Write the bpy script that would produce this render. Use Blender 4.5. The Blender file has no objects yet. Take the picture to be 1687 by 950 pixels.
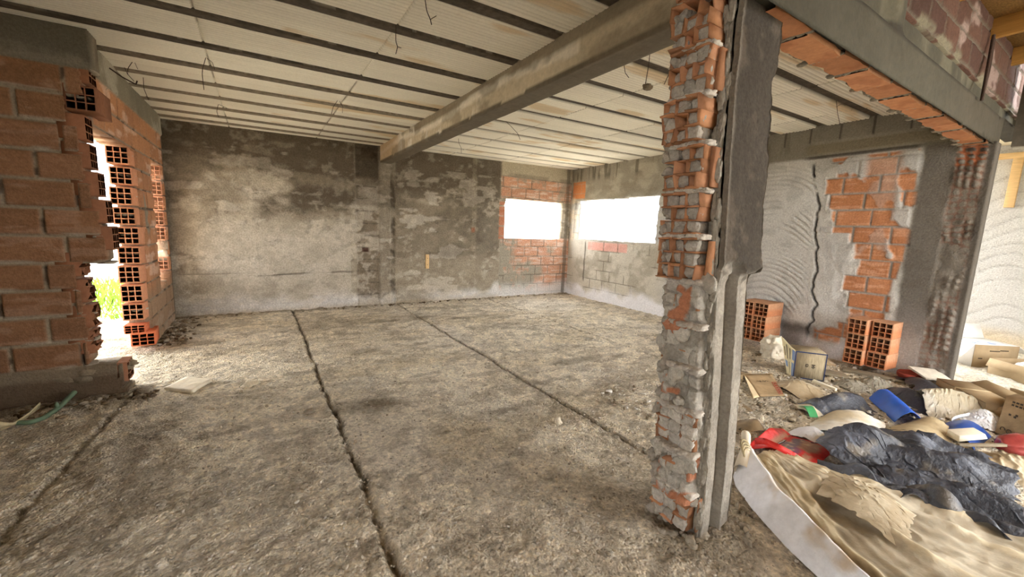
import bpy, math, random
import numpy as np
from mathutils import Matrix, Vector, Euler

R_ = random.Random(7)
SC = bpy.context.scene
COL = SC.collection
rad = math.radians

# ------------------------------------------------------------------ camera model (image taken as 1687 x 950)
YAW, TILT, ROLL, FPX, CAMH = rad(-32.245), rad(81.755), rad(2.1606), 664.306, 1.5
def _rot():
    a, b, g = YAW, TILT, ROLL
    Rz = Matrix(((math.cos(a), -math.sin(a), 0), (math.sin(a), math.cos(a), 0), (0, 0, 1)))
    Rx = Matrix(((1, 0, 0), (0, math.cos(b), -math.sin(b)), (0, math.sin(b), math.cos(b))))
    Ry = Matrix(((math.cos(g), -math.sin(g), 0), (math.sin(g), math.cos(g), 0), (0, 0, 1)))
    return Rz @ Rx @ Ry
MR = _rot()
CAM = Vector((0, 0, CAMH))
def at(x, y, ax, val):
    """point of the place seen at photo pixel x, y on the plane axis = val"""
    d = MR @ Vector(((x - 843.5) / FPX, -(y - 475.0) / FPX, -1.0))
    t = (val - CAM[ax]) / d[ax]
    return CAM + d * t
def ceil_z(x): return 2.875 + 0.0137 * x
def at_ceil(x, y):
    p = at(x, y, 2, 2.9)
    for _ in range(4): p = at(x, y, 2, ceil_z(p.x))
    return p

# ------------------------------------------------------------------ noise
def _hash(i, j, k, s):
    h = (i * 374761393 + j * 668265263 + k * 2147483647 + s * 974711) & 0xFFFFFFFF
    h = ((h ^ (h >> 13)) * 1274126177) & 0xFFFFFFFF
    h = ((h ^ (h >> 16)) * 2246822519) & 0xFFFFFFFF
    return ((h ^ (h >> 15)) & 0xFFFFFF) / float(0xFFFFFF)
def vnoise(P, sc, seed=0):
    P = np.asarray(P, float) * sc
    i = np.floor(P).astype(np.int64); f = P - i; f = f * f * (3 - 2 * f)
    x, y, z = i[..., 0], i[..., 1], i[..., 2]
    fx, fy, fz = f[..., 0], f[..., 1], f[..., 2]
    def L(a, b, t): return a + (b - a) * t
    c = lambda dx, dy, dz: _hash(x + dx, y + dy, z + dz, seed)
    return L(L(L(c(0,0,0), c(1,0,0), fx), L(c(0,1,0), c(1,1,0), fx), fy),
             L(L(c(0,0,1), c(1,0,1), fx), L(c(0,1,1), c(1,1,1), fx), fy), fz)
def fbm(P, sc, octv=4, seed=0, gain=.5):
    s = 0; a = 1; t = 0
    for o in range(octv):
        s = s + a * vnoise(P, sc * 2 ** o, seed + o * 17); t += a; a *= gain
    return s / t
def ridge(P, sc, octv=3, seed=0):
    s = 0; a = 1; t = 0
    for o in range(octv):
        s = s + a * (1 - np.abs(2 * vnoise(P, sc * 2 ** o, seed + o * 31) - 1)); t += a; a *= .5
    return s / t
def sm(a, b, x):
    t = np.clip((x - a) / (b - a), 0, 1); return t * t * (3 - 2 * t)
def band(x, a, b, w=.05): return sm(a - w, a + w, x) * (1 - sm(b - w, b + w, x))
def S(r, g, b):
    def l(c):
        c /= 255.0
        return c / 12.92 if c <= .04045 else ((c + .055) / 1.055) ** 2.4
    return np.array((l(r), l(g), l(b)))
def mix(c, t, m):
    return c + (np.asarray(t) - c) * np.clip(m, 0, 1)[..., None]

# ------------------------------------------------------------------ materials
def new_mat(name):
    m = bpy.data.materials.new(name); m.use_nodes = True
    nt = m.node_tree; nt.nodes.clear()
    out = nt.nodes.new('ShaderNodeOutputMaterial'); b = nt.nodes.new('ShaderNodeBsdfPrincipled')
    nt.links.new(b.outputs[0], out.inputs[0])
    return m, nt, b
def surf(name, col=None, rough=.9, spec=.25, var=.25, vs=40, bump=.3, bs=60, bd=.004, vor=0, vorv=0, sheen=0, trans=0, alpha=1, aniso=None, coat=0, bs2=None):
    """a procedural surface: base colour (or the mesh's own colour attribute) broken up by noise, with noise / pebble relief"""
    m, nt, b = new_mat(name); n = nt.nodes; l = nt.links
    tc = n.new('ShaderNodeTexCoord')
    vec = tc.outputs['Object']
    if aniso:
        mp = n.new('ShaderNodeMapping'); mp.inputs['Scale'].default_value = aniso; l.new(vec, mp.inputs[0]); vec = mp.outputs[0]
    if col is None:
        a = n.new('ShaderNodeAttribute'); a.attribute_name = 'Col'; base = a.outputs['Color']
    else:
        a = n.new('ShaderNodeRGB'); a.outputs[0].default_value = (*col, 1); base = a.outputs[0]
    nz = n.new('ShaderNodeTexNoise'); nz.inputs['Scale'].default_value = vs; nz.inputs['Detail'].default_value = 6; nz.inputs['Roughness'].default_value = .65
    l.new(vec, nz.inputs['Vector'])
    mr = n.new('ShaderNodeMapRange'); mr.inputs[1].default_value = .3; mr.inputs[2].default_value = .7
    mr.inputs[3].default_value = 1 - var; mr.inputs[4].default_value = 1 + var
    l.new(nz.outputs[0], mr.inputs[0])
    mx = n.new('ShaderNodeMix'); mx.data_type = 'RGBA'; mx.blend_type = 'MULTIPLY'; mx.inputs[0].default_value = 1
    l.new(base, mx.inputs[6]); l.new(mr.outputs[0], mx.inputs[7])
    final = mx.outputs[2]
    hgt = None
    nb = n.new('ShaderNodeTexNoise'); nb.inputs['Scale'].default_value = bs; nb.inputs['Detail'].default_value = 7; nb.inputs['Roughness'].default_value = .62
    l.new(vec, nb.inputs['Vector']); hgt = nb.outputs[0]
    if vor:
        vo = n.new('ShaderNodeTexVoronoi'); vo.inputs['Scale'].default_value = vor; l.new(vec, vo.inputs['Vector'])
        r2 = n.new('ShaderNodeMapRange'); r2.inputs[1].default_value = .1; r2.inputs[2].default_value = .65; r2.inputs[3].default_value = 1; r2.inputs[4].default_value = 0
        l.new(vo.outputs['Distance'], r2.inputs[0])
        ad = n.new('ShaderNodeMath'); ad.operation = 'MULTIPLY_ADD'; l.new(r2.outputs[0], ad.inputs[0]); ad.inputs[1].default_value = .5; l.new(hgt, ad.inputs[2])
        hgt = ad.outputs[0]
        if vorv:
            hs = n.new('ShaderNodeMapRange'); hs.inputs[3].default_value = 1 - vorv; hs.inputs[4].default_value = 1 + vorv
            sp = n.new('ShaderNodeSeparateColor'); l.new(vo.outputs['Color'], sp.inputs[0]); l.new(sp.outputs[0], hs.inputs[0])
            m2 = n.new('ShaderNodeMix'); m2.data_type = 'RGBA'; m2.blend_type = 'MULTIPLY'; m2.inputs[0].default_value = 1
            l.new(final, m2.inputs[6]); l.new(hs.outputs[0], m2.inputs[7]); final = m2.outputs[2]
    l.new(final, b.inputs['Base Color'])
    bp = n.new('ShaderNodeBump'); bp.inputs['Strength'].default_value = bump; bp.inputs['Distance'].default_value = bd
    l.new(hgt, bp.inputs['Height']); l.new(bp.outputs[0], b.inputs['Normal'])
    b.inputs['Roughness'].default_value = rough
    b.inputs['Specular IOR Level'].default_value = spec
    if trans: b.inputs['Transmission Weight'].default_value = trans
    if sheen: b.inputs['Sheen Weight'].default_value = sheen
    if coat: b.inputs['Coat Weight'].default_value = coat
    return m

M = {}
M['floor'] = surf('rough_screed', None, .93, .2, .34, 34, 1.0, 58, .022, vor=60, vorv=.14)
M['wall'] = surf('stained_plaster', None, .95, .15, .28, 46, 1.0, 36, .022)
M['wallfine'] = surf('plaster_and_brick', None, .95, .15, .2, 55, .8, 60, .012)
M['foam'] = surf('foam_blocks', None, .85, .25, .06, 60, .35, 180, .004)
M['joist'] = surf('joist_concrete', None, .9, .2, .35, 18, .6, 60, .008)
M['beam'] = surf('cast_concrete', None, .92, .2, .14, 22, .6, 50, .008)
M['brick'] = surf('terracotta', None, .88, .2, .14, 30, .5, 120, .003)
M['mortar'] = surf('mortar', None, .95, .15, .22, 60, .9, 90, .008)
M['gravel'] = surf('gravel_stone', None, .9, .25, .2, 80, .4, 120, .003)
M['ground'] = surf('dry_ground', S(214, 205, 184), .95, .1, .25, 6, .6, 12, .03)
M['grass'] = surf('grass_blades', S(120, 158, 52), .8, .2, .3, 9, .1, 50, .001)
M['wood'] = surf('pale_timber', S(216, 182, 132), .8, .2, .14, 5, .3, 40, .003, aniso=(1, 1, 12))
M['oldwood'] = surf('grey_board', S(132, 120, 100), .9, .15, .25, 10, .4, 40, .003, aniso=(1, 9, 9))
M['osb'] = surf('strand_board', S(196, 160, 92), .8, .2, .3, 28, .4, 60, .003, aniso=(1, 3, 1))
M['joistwood'] = surf('roof_timber', S(178, 132, 70), .8, .2, .15, 6, .3, 40, .003, aniso=(12, 1, 12))
M['wire'] = surf('rusty_wire', S(62, 48, 40), .7, .4, .2, 60, .2, 90, .001)
M['steel'] = surf('rusted_rebar', S(60, 44, 36), .8, .3, .3, 60, .4, 160, .002)
M['card'] = surf('cardboard', S(168, 147, 116), .92, .1, .1, 12, .2, 60, .003)
M['cardpale'] = surf('pale_cardboard', S(216, 196, 158), .92, .1, .08, 12, .2, 60, .003)
M['carddirty'] = surf('dirty_cardboard', S(172, 148, 114), .95, .1, .3, 7, .4, 40, .006)
M['cardgrain'] = surf('weathered_cardboard', S(150, 136, 110), .95, .1, .3, 9, .3, 40, .004, aniso=(9, 9, 1.2))
M['whitecard'] = surf('white_carton', S(238, 236, 232), .85, .2, .05, 10, .15, 60, .002)
M['tarp'] = surf('dusty_black_plastic', None, .45, .5, .3, 9, .7, 11, .04)
M['sack'] = surf('woven_sack', None, .82, .25, .12, 14, .5, 13, .018)
M['sheet'] = surf('stiff_plastic_sheet', None, .65, .35, .16, 12, .5, 12, .02)
M['blue'] = surf('blue_plastic', S(34, 98, 205), .4, .45, .12, 14, .15, 30, .003)
M['bluedark'] = surf('deep_blue_plastic', S(24, 70, 150), .4, .45, .2, 10, .15, 30, .003)
M['red'] = surf('red_bag_fabric', None, .45, .4, .12, 30, .6, 14, .02)
M['film'] = surf('milky_film', None, .42, .5, .12, 14, .7, 12, .025, trans=.25)
M['clear'] = surf('clear_film', S(205, 198, 180), .3, .5, .1, 14, .8, 13, .03, trans=.55)
M['whitebag'] = surf('white_bag', S(232, 234, 238), .5, .4, .05, 20, .8, 16, .03)
M['styro'] = surf('polystyrene', S(228, 220, 198), .85, .2, .06, 60, .4, 160, .003)
M['black'] = surf('black_rubber', S(24, 24, 26), .6, .4, .2, 20, .2, 60, .002)
M['print'] = surf('red_print', S(176, 70, 62), .9, .1, .1, 20, .1, 60, .001)
M['ink'] = surf('dark_ink', S(70, 62, 54), .9, .1, .1, 20, .1, 60, .001)
M['navy'] = surf('navy_print', S(44, 56, 88), .9, .1, .15, 20, .1, 60, .001)
M['cream'] = surf('cream_print', S(232, 220, 180), .9, .1, .1, 12, .1, 60, .001)
M['bluegrey'] = surf('blue_grey_print', S(136, 156, 192), .9, .1, .1, 12, .1, 60, .001)
M['purple'] = surf('purple_foil', S(84, 52, 150), .3, .5, .15, 30, .3, 60, .002)
M['green'] = surf('green_plastic', S(74, 160, 100), .45, .4, .15, 20, .2, 60, .002)
M['pipe'] = surf('green_hose', S(92, 112, 88), .6, .35, .2, 20, .2, 60, .002)
M['redfilm'] = surf('red_film', S(172, 74, 70), .25, .5, .2, 14, .3, 30, .004, trans=.3)
M['stone'] = surf('pale_stone', S(196, 188, 172), .9, .2, .15, 20, .6, 50, .006)
M['strip'] = surf('dirty_strap', S(176, 162, 128), .9, .15, .2, 20, .4, 60, .003)
M['whitetext'] = surf('white_lettering', S(236, 236, 236), .8, .1, .02, 20, .0, 60, .001)
M['redbrown'] = surf('rusty_red_paint', S(134, 52, 38), .7, .3, .3, 12, .4, 60, .004)

# ------------------------------------------------------------------ mesh helpers
def tag(o, label=None, cat=None, group=None, kind=None):
    if label: o['label'] = label
    if cat: o['category'] = cat
    if group: o['group'] = group
    if kind: o['kind'] = kind
    return o
def link(name, me, mats, parent=None, smooth=False):
    for m in (mats if isinstance(mats, (list, tuple)) else [mats]): me.materials.append(m)
    if smooth: me.polygons.foreach_set('use_smooth', [True] * len(me.polygons))
    o = bpy.data.objects.new(name, me); COL.objects.link(o)
    if parent: o.parent = parent
    return o
def empty(name, loc, rz=0, rot=None):
    o = bpy.data.objects.new(name, None); COL.objects.link(o); o.location = loc
    o.rotation_euler = rot if rot else (0, 0, rz); o.empty_display_size = .1
    return o
def mesh_np(name, V, Q, mats, parent=None, col=None, smooth=True, mi=None):
    """quads mesh from arrays, with a colour attribute"""
    V = np.asarray(V, np.float32); Q = np.asarray(Q, np.int32)
    used = np.unique(Q); rm = np.full(len(V), -1, np.int32); rm[used] = np.arange(len(used))
    V = V[used]; Q = rm[Q]
    k = Q.shape[1]
    me = bpy.data.meshes.new(name)
    me.vertices.add(len(V)); me.vertices.foreach_set('co', V.ravel())
    me.loops.add(Q.size); me.loops.foreach_set('vertex_index', Q.ravel())
    me.polygons.add(len(Q)); me.polygons.foreach_set('loop_start', np.arange(0, Q.size, k, dtype=np.int32))
    if mi is not None: me.polygons.foreach_set('material_index', np.asarray(mi, np.int32))
    me.update(calc_edges=True)
    if col is not None:
        c = np.asarray(col, np.float32)
        if c.ndim == 1: c = np.tile(c, (len(rm), 1))
        c = c[used]
        a = me.color_attributes.new('Col', 'FLOAT_COLOR', 'POINT')
        a.data.foreach_set('color', np.concatenate([np.clip(c, 0, 1), np.ones((len(c), 1), np.float32)], 1).astype(np.float32).ravel())
    me.validate()
    return link(name, me, mats, parent, smooth)
class Acc:
    """collects pieces (verts, quads, colour) into ONE mesh"""
    def __init__(s): s.V = []; s.Q = []; s.C = []; s.M = []; s.n = 0
    def add(s, V, Q, c, mi=0):
        V = np.asarray(V, float); Q = np.asarray(Q, int)
        s.V.append(V); s.Q.append(Q + s.n); s.n += len(V)
        c = np.asarray(c, float); s.C.append(np.tile(c, (len(V), 1)) if c.ndim == 1 else c); s.M.append(np.full(len(Q), mi))
        return s
    def build(s, name, mats, parent=None, smooth=False):
        return mesh_np(name, np.concatenate(s.V), np.concatenate(s.Q), mats, parent, np.concatenate(s.C), smooth, np.concatenate(s.M))
BQ = np.array([[0,3,2,1],[4,5,6,7],[0,1,5,4],[1,2,6,5],[2,3,7,6],[3,0,4,7]])
def boxv(x0, x1, y0, y1, z0, z1):
    return np.array([[x0,y0,z0],[x1,y0,z0],[x1,y1,z0],[x0,y1,z0],[x0,y0,z1],[x1,y0,z1],[x1,y1,z1],[x0,y1,z1]], float)
def box_obj(name, x0, x1, y0, y1, z0, z1, mat, parent=None, bev=0, col=None, jit=0):
    V = boxv(x0, x1, y0, y1, z0, z1)
    if jit: V = V + np.array([[R_.uniform(-jit, jit) for _ in range(3)] for _ in V])
    o = mesh_np(name, V, BQ, mat, parent, col if col is not None else np.array((.5, .5, .5)), False)
    if bev:
        b = o.modifiers.new('b', 'BEVEL'); b.width = bev; b.segments = 2
    return o
def grid_q(nu, nv):
    i = np.arange(nu * nv).reshape(nu, nv)
    return np.stack([i[:-1, :-1], i[1:, :-1], i[1:, 1:], i[:-1, 1:]], -1)
def slab(name, us, vs, fn, H, C, keep, thick, mats, parent=None, backcol=None, smooth=True):
    """relief sheet with real thickness: us x vs grid, fn(u,v,d)->xyz, relief H, colours C, keep = cells that exist"""
    nu, nv = len(us), len(vs)
    U, Vv = np.meshgrid(us, vs, indexing='ij')
    Fv = fn(U, Vv, H).reshape(-1, 3); Bv = fn(U, Vv, -thick + 0 * H).reshape(-1, 3)
    q = grid_q(nu, nv); N = nu * nv
    fq = q[keep]; bq = q[keep][:, ::-1] + N
    pad = np.zeros((nu + 1, nv + 1), bool); pad[1:-1, 1:-1] = keep
    I = np.arange(N).reshape(nu, nv); sides = []
    a, b = pad[:-1, 1:-1], pad[1:, 1:-1]          # u-edges: line i, cell j
    for m, fl in ((b & ~a, 0), (a & ~b, 1)):
        i, j = np.nonzero(m); e = np.stack([I[i, j], I[i, j + 1], I[i, j + 1] + N, I[i, j] + N], -1)
        sides.append(e[:, ::-1] if fl else e)
    a, b = pad[1:-1, :-1], pad[1:-1, 1:]
    for m, fl in ((b & ~a, 1), (a & ~b, 0)):
        i, j = np.nonzero(m); e = np.stack([I[i, j], I[i + 1, j], I[i + 1, j] + N, I[i, j] + N], -1)
        sides.append(e[:, ::-1] if fl else e)
    Q = np.concatenate([fq, bq] + sides)
    Cf = C.reshape(-1, 3); Cb = Cf if backcol is None else np.tile(backcol, (N, 1))
    return mesh_np(name, np.concatenate([Fv, Bv]), Q, mats, parent, np.concatenate([Cf, Cb]), smooth)
def tube(pts, r, seg=6, caps=True):
    P = np.asarray(pts, float); n = len(P); r = np.broadcast_to(r, (n,))
    T = np.gradient(P, axis=0); T /= np.linalg.norm(T, axis=1)[:, None] + 1e-9
    up = np.array([0, 0, 1.]) if abs(T[0, 2]) < .9 else np.array([1., 0, 0])
    V = []
    for i in range(n):
        a = np.cross(T[i], up); a /= np.linalg.norm(a) + 1e-9; b = np.cross(T[i], a)
        for k in range(seg):
            t = 2 * math.pi * k / seg; V.append(P[i] + r[i] * (math.cos(t) * a + math.sin(t) * b))
    Q = [[i * seg + k, i * seg + (k + 1) % seg, (i + 1) * seg + (k + 1) % seg, (i + 1) * seg + k] for i in range(n - 1) for k in range(seg)]
    if caps and seg == 6:
        for o in (0, (n - 1) * seg): Q += [[o, o + 1, o + 2, o + 3], [o, o + 3, o + 4, o + 5]]
    return np.array(V), np.array(Q)
def hollow(L, W, H, n=3, m=3, wall=.012, web=.009):
    """a hollow clay block lying along x with n x m square ducts right through"""
    def cuts(T, k):
        c = (T - 2 * wall - (k - 1) * web) / k; r = [0, wall]
        for i in range(k):
            r.append(r[-1] + c)
            if i < k - 1: r.append(r[-1] + web)
        return np.array(r + [T])
    ys, zs = cuts(W, n) - W / 2, cuts(H, m)
    A = len(ys); B = len(zs); V = []
    for x in (-L / 2, L / 2):
        for y in ys:
            for z in zs: V.append((x, y, z))
    I = lambda s, i, j: s * A * B + i * B + j
    Q = []
    for i in range(A - 1):
        for j in range(B - 1):
            if i % 2 == 1 and j % 2 == 1:
                for (p, q) in (((i, j), (i + 1, j)), ((i + 1, j), (i + 1, j + 1)), ((i + 1, j + 1), (i, j + 1)), ((i, j + 1), (i, j))):
                    Q.append([I(0, *p), I(0, *q), I(1, *q), I(1, *p)])
            else:
                Q.append([I(0, i, j), I(0, i, j + 1), I(0, i + 1, j + 1), I(0, i + 1, j)])
                Q.append([I(1, i, j), I(1, i + 1, j), I(1, i + 1, j + 1), I(1, i, j + 1)])
    for i in range(A - 1):
        Q.append([I(0, i, 0), I(0, i + 1, 0), I(1, i + 1, 0), I(1, i, 0)]); Q.append([I(0, i, B - 1), I(1, i, B - 1), I(1, i + 1, B - 1), I(0, i + 1, B - 1)])
    for j in range(B - 1):
        Q.append([I(0, 0, j), I(1, 0, j), I(1, 0, j + 1), I(0, 0, j + 1)]); Q.append([I(0, A - 1, j), I(0, A - 1, j + 1), I(1, A - 1, j + 1), I(1, A - 1, j)])
    return np.array(V, float), np.array(Q)
_cs = {}
def qsphere(n):
    """a sphere of quads (n x n per side)"""
    if n not in _cs:
        g = np.tan(np.linspace(-math.pi / 4, math.pi / 4, n + 1)); A, B = np.meshgrid(g, g, indexing='ij'); o = np.ones_like(A)
        V = []; Q = []; k = 0
        for f in ((A, B, o), (B, A, -o), (o, A, B), (-o, B, A), (B, o, A), (A, -o, B)):
            p = np.stack(f, -1).reshape(-1, 3); V.append(p / np.linalg.norm(p, axis=1)[:, None]); Q.append(grid_q(n + 1, n + 1).reshape(-1, 4) + k); k += len(p)
        V = np.concatenate(V); Q = np.concatenate(Q)
        _, first, inv = np.unique(np.round(V, 5), axis=0, return_index=True, return_inverse=True)
        _cs[n] = (V[first], inv.reshape(-1)[Q])
    V, Q = _cs[n]; return V.copy(), Q
def lump(c, r, seed, n=4, rough=.3, square=0):
    V, Q = qsphere(n)
    if square: V = V / np.max(np.abs(V), axis=1)[:, None] ** square
    V = V * (1 + rough * (fbm(V + seed * 3.1, 1.6, 3, seed) - .5) * 2)[:, None] * np.asarray(r, float)
    return V + np.asarray(c, float), Q
def brickpat(u, v, ph=.205, ln=.36, v0=0., seed=0, joint=.014):
    row = np.floor((v - v0) / ph).astype(int)
    off = (row % 2) * ln * .5 + _hash(row, row * 0 + 3, row * 0, seed) * .12
    cu = (u + off) / ln; c = np.floor(cu).astype(int)
    du = np.minimum(cu - c, 1 - (cu - c)) * ln; fv = (v - v0) / ph - row
    dv = np.minimum(fv, 1 - fv) * ph
    d = np.minimum(du, dv)
    return sm(joint * .35, joint * .9, d), _hash(row, c, row * 0 + 5, seed), row, c, fv
BR = [S(166, 119, 86), S(176, 127, 92), S(152, 109, 80), S(182, 133, 100), S(160, 115, 86)]
def brickcol(rnd, P, pale=0):
    base = np.array(BR)[(rnd * 4.99).astype(int)]
    base = base * (.85 + .3 * fbm(P, 9, 3, 3))[..., None]
    return mix(base, S(216, 160, 136), pale * np.ones(rnd.shape))

# ================================================================== THE SETTING
GREY = S(150, 142, 128)
def structure(o, label, cat): return tag(o, label, cat, kind='structure')

# ------------------------------------------------------------------ floor
us = np.concatenate([np.arange(-2.2, 6.6, .016), np.arange(6.6, 9.6, .05)]); vs = np.arange(-.3, 7.72, .016)
U, Vv = np.meshgrid(us, vs, indexing='ij'); P = np.stack([U, Vv, 0 * U], -1)
def wob(a, seed): return (fbm(np.stack([a, 0 * a, 0 * a], -1), 2.2, 3, seed) - .5) * .06 + (fbm(P, 16, 3, seed + 70) - .5) * .05
P_ = P
H = .022 * (fbm(P, .9, 3, 1) - .5) + .014 * (fbm(P, 5, 3, 2) - .5) + .016 * (fbm(P, 16, 3, 4) - .5) + .012 * sm(.5, .75, fbm(P, 24, 2, 640)) * (.4 + .9 * fbm(P, 2.2, 3, 641))
j1 = np.abs(U - .455 - wob(Vv, 5)); j2 = np.abs(U - 2.22 - wob(Vv, 6) * .6); j3 = np.abs(U - 4.18 - wob(Vv, 7))
jy = np.abs(U + 1.0 + .1 * (4.07 - Vv) / 1.4 * .9 - .02 - wob(Vv, 8))
gate = sm(.3, .5, fbm(P, 2.5, 3, 21))
g1 = 1 - sm(.004, .02, j1); g2 = 1 - sm(.004, .016, j2); g3 = 1 - sm(.006, .02, j3); g0 = (1 - sm(.004, .018, jy)) * (Vv < 4.5) * (Vv > 1)
H = H - .022 * g1 * (.4 + .6 * gate) - .016 * g2 * (.4 + .6 * gate) - .01 * g3 - .015 * g0
H = H + .008 * (1 - sm(.0, .02, np.abs(j2 - .03))) * (Vv < 4.5) + .008 * (1 - sm(0, .02, np.abs(j1 - .04)))
dirt = (1 - sm(.0, .55, np.abs(U + 1.08) + .12 * fbm(P, 6, 3, 9))) * sm(5.8, 6.3, Vv)              # swept dirt by the side wall
dirt = np.maximum(dirt, (1 - sm(.05, .4, np.abs(Vv - 4.4) + .15 * fbm(P, 5, 3, 12))) * (U < -.85) )
dirt = np.maximum(dirt, (1 - sm(.0, .2, 7.67 - Vv)) * .8)
dirt = np.maximum(dirt, (1 - sm(.0, .35, np.hypot((U - 1.93) * .8, Vv - 1.12) - .1)) * .9)
H = H + .035 * dirt * fbm(P, 14, 3, 10)
junk = sm(2.3, 3.3, U + .3 * (fbm(P, 3, 2, 66) - .5)) * (1 - sm(2.1, 2.7, Vv - .12 * (U - 2.5)))
H = H + .02 * junk * fbm(P, 12, 3, 13)
C = np.tile(S(226, 214, 192), U.shape + (1,))
C = C * (.86 + .32 * fbm(P, .8, 4, 30))[..., None]
C = mix(C, S(206, 198, 184), .55 * sm(.5, .72, fbm(P * (1, .6, 1), 1.3, 5, 31)))
C = mix(C, S(196, 178, 144), .45 * sm(.5, .7, fbm(P * (.7, 1.5, 1), 1.1, 4, 32)))
C = mix(C, S(150, 137, 116), .45 * sm(.56, .72, fbm(P * (.6, 1.6, 1), 2.4, 5, 33)))
C = mix(C, S(150, 138, 118), .4 * sm(.52, .66, fbm(P, 10, 4, 35)))
C = mix(C, S(196, 188, 174), .5 * sm(.6, .72, fbm(P, 14, 3, 36)))
C = C * (.82 + .36 * fbm(P, 22, 3, 642))[..., None]; C = mix(C, S(122, 110, 93), .38 * sm(.57, .65, fbm(P * (.8, 1.2, 1), 7, 4, 643)))
gw = 1 - sm(.006, .03, np.minimum(np.minimum(j1, j2 * 1.2), j3 * 1.5)); gw = np.maximum(gw, .7 * (1 - sm(.006, .03, jy)) * (Vv < 4.5) * (Vv > 1)); C = mix(C, S(78, 69, 58), .62 * gw * (.4 + .6 * gate)); H = H - .014 * gw
C = mix(C, S(184, 174, 158), .6 * (1 - sm(.0, .02, np.abs(j2 - .035))) * (Vv < 4.5))
C = mix(C, S(84, 70, 52), .75 * dirt * sm(.3, .55, fbm(P, 5, 4, 37)))
for cx, cy, a, b_, s_ in ((1.55, 6.3, .35, .12, .5), (2.3, 6.4, .3, .12, .5), (3.1, 6.1, .5, .12, .4), (1.0, 4.9, .3, .15, .35), (3.2, 3.5, .5, .12, .55), (.75, 3.3, .3, .2, .5), (1.9, 2.6, .4, .25, .35)):
    C = mix(C, S(92, 80, 58), s_ * (1 - sm(.4, 1.1, np.hypot((U - cx) / a, (Vv - cy) / b_) + .7 * (fbm(P, 4, 3, 40) - .5))))
C = mix(C, S(222, 214, 196), .8 * sm(6.6, 7.4, U))
C = mix(C, S(225, 218, 200), .6 * (1 - sm(-1.25, -.85, U - .2 * fbm(P, 4, 2, 44))) * band(Vv, 4.75, 5.8, .15))  # bright pool of daylight at the doorway painted into the floor colour
keep = np.ones((len(us) - 1, len(vs) - 1), bool)
floor = slab('floor', us, vs, lambda u, v, d: np.stack([u, v, d], -1), H, C, keep, .06, M['floor'])
structure(floor, 'rough pebbly screed floor with straight joints across it', 'floor')
o = box_obj('floor_near', -4.1, 6.9, -2.75, -.3, -.06, -.004, M['floor'], None, 0, S(176, 165, 146)); structure(o, 'screed floor of the near room behind', 'floor')
o = box_obj('floor_side', -4.1, -2.2, -.3, 4.5, -.06, -.004, M['floor'], None, 0, S(176, 165, 146)); structure(o, 'screed floor behind the added light-blocking wall', 'floor')
g = mesh_np('ground', np.array([[-40, -30, -.07], [50, -30, -.07], [50, 40, -.07], [-40, 40, -.07]]), np.array([[0, 1, 2, 3]]), M['ground'], None, np.array((.6, .55, .45)), False)
structure(g, 'bright dry ground outside the openings', 'ground')

# ------------------------------------------------------------------ back wall
WY = 7.67
us = np.arange(-1.35, 6.62, .016); vs = np.arange(-.03, 3.0, .016)
U, Vv = np.meshgrid(us, vs, indexing='ij'); P = np.stack([U, 0 * U + WY, Vv], -1)
n1 = fbm(P, 1.2, 5, 50); n2 = fbm(P * (1, 1, 1.7), 2.4, 5, 51); n3 = fbm(P, 8, 4, 52); n4 = fbm(P, 3.4, 5, 53)
C = np.tile(S(150, 139, 121), U.shape + (1,)) * (.82 + .36 * n1)[..., None]
light = S(182, 171, 152); dark = S(92, 82, 68); white = S(214, 211, 208)
# first bay
b1 = 1 - sm(1.46, 1.5, U)
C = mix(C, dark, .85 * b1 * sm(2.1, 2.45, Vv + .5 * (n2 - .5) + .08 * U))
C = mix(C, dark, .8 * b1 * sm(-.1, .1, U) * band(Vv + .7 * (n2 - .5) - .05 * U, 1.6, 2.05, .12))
C = mix(C, light, .6 * b1 * band(Vv + .6 * (n4 - .5), .6, 1.62, .2))
C = mix(C, S(196, 186, 168), .55 * b1 * sm(.54, .68, n2) * (1 - sm(2.3, 2.6, Vv)))
C = mix(C, S(168, 155, 136), .5 * b1 * sm(.58, .66, fbm(P * (1, 1, 3), 2.2, 4, 54)) * sm(2.0, 2.2, Vv))
C = mix(C, dark * .8, .5 * b1 * (1 - sm(-1.1, -.8, U)) * sm(.4, .9, Vv + .2 * n1))
C = mix(C, light, .6 * band(U + .16 * (n3 - .5) + .1 * (n4 - .5), -.2, -.02, .04) * sm(.38, .5, n4))
C = mix(C, light, .5 * band(U + .1 * (n3 - .5), 1.36, 1.47, .03) * sm(.4, .52, n4))
# chase by the beam end
ch = band(U, 1.5, 1.9, .012)
C = mix(C, S(126, 114, 98) * (1 + 0 * 1), .8 * ch); C = mix(C, S(70, 62, 52), .9 * ch * sm(2.28, 2.36, Vv))
C = mix(C, S(176, 166, 150), .7 * ch * sm(.5, .62, n4) * (1 - sm(2.1, 2.3, Vv)))
st = band(U, 1.9, 2.1, .012); C = mix(C, S(140, 130, 115), .6 * st); gr = band(U + .04 * (n3 - .5), 2.1, 2.19, .015)
C = mix(C, S(72, 64, 54), .75 * gr * sm(.3, .5, n4)); C = mix(C, S(180, 168, 150), .5 * gr * sm(.58, .64, n4))
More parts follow.
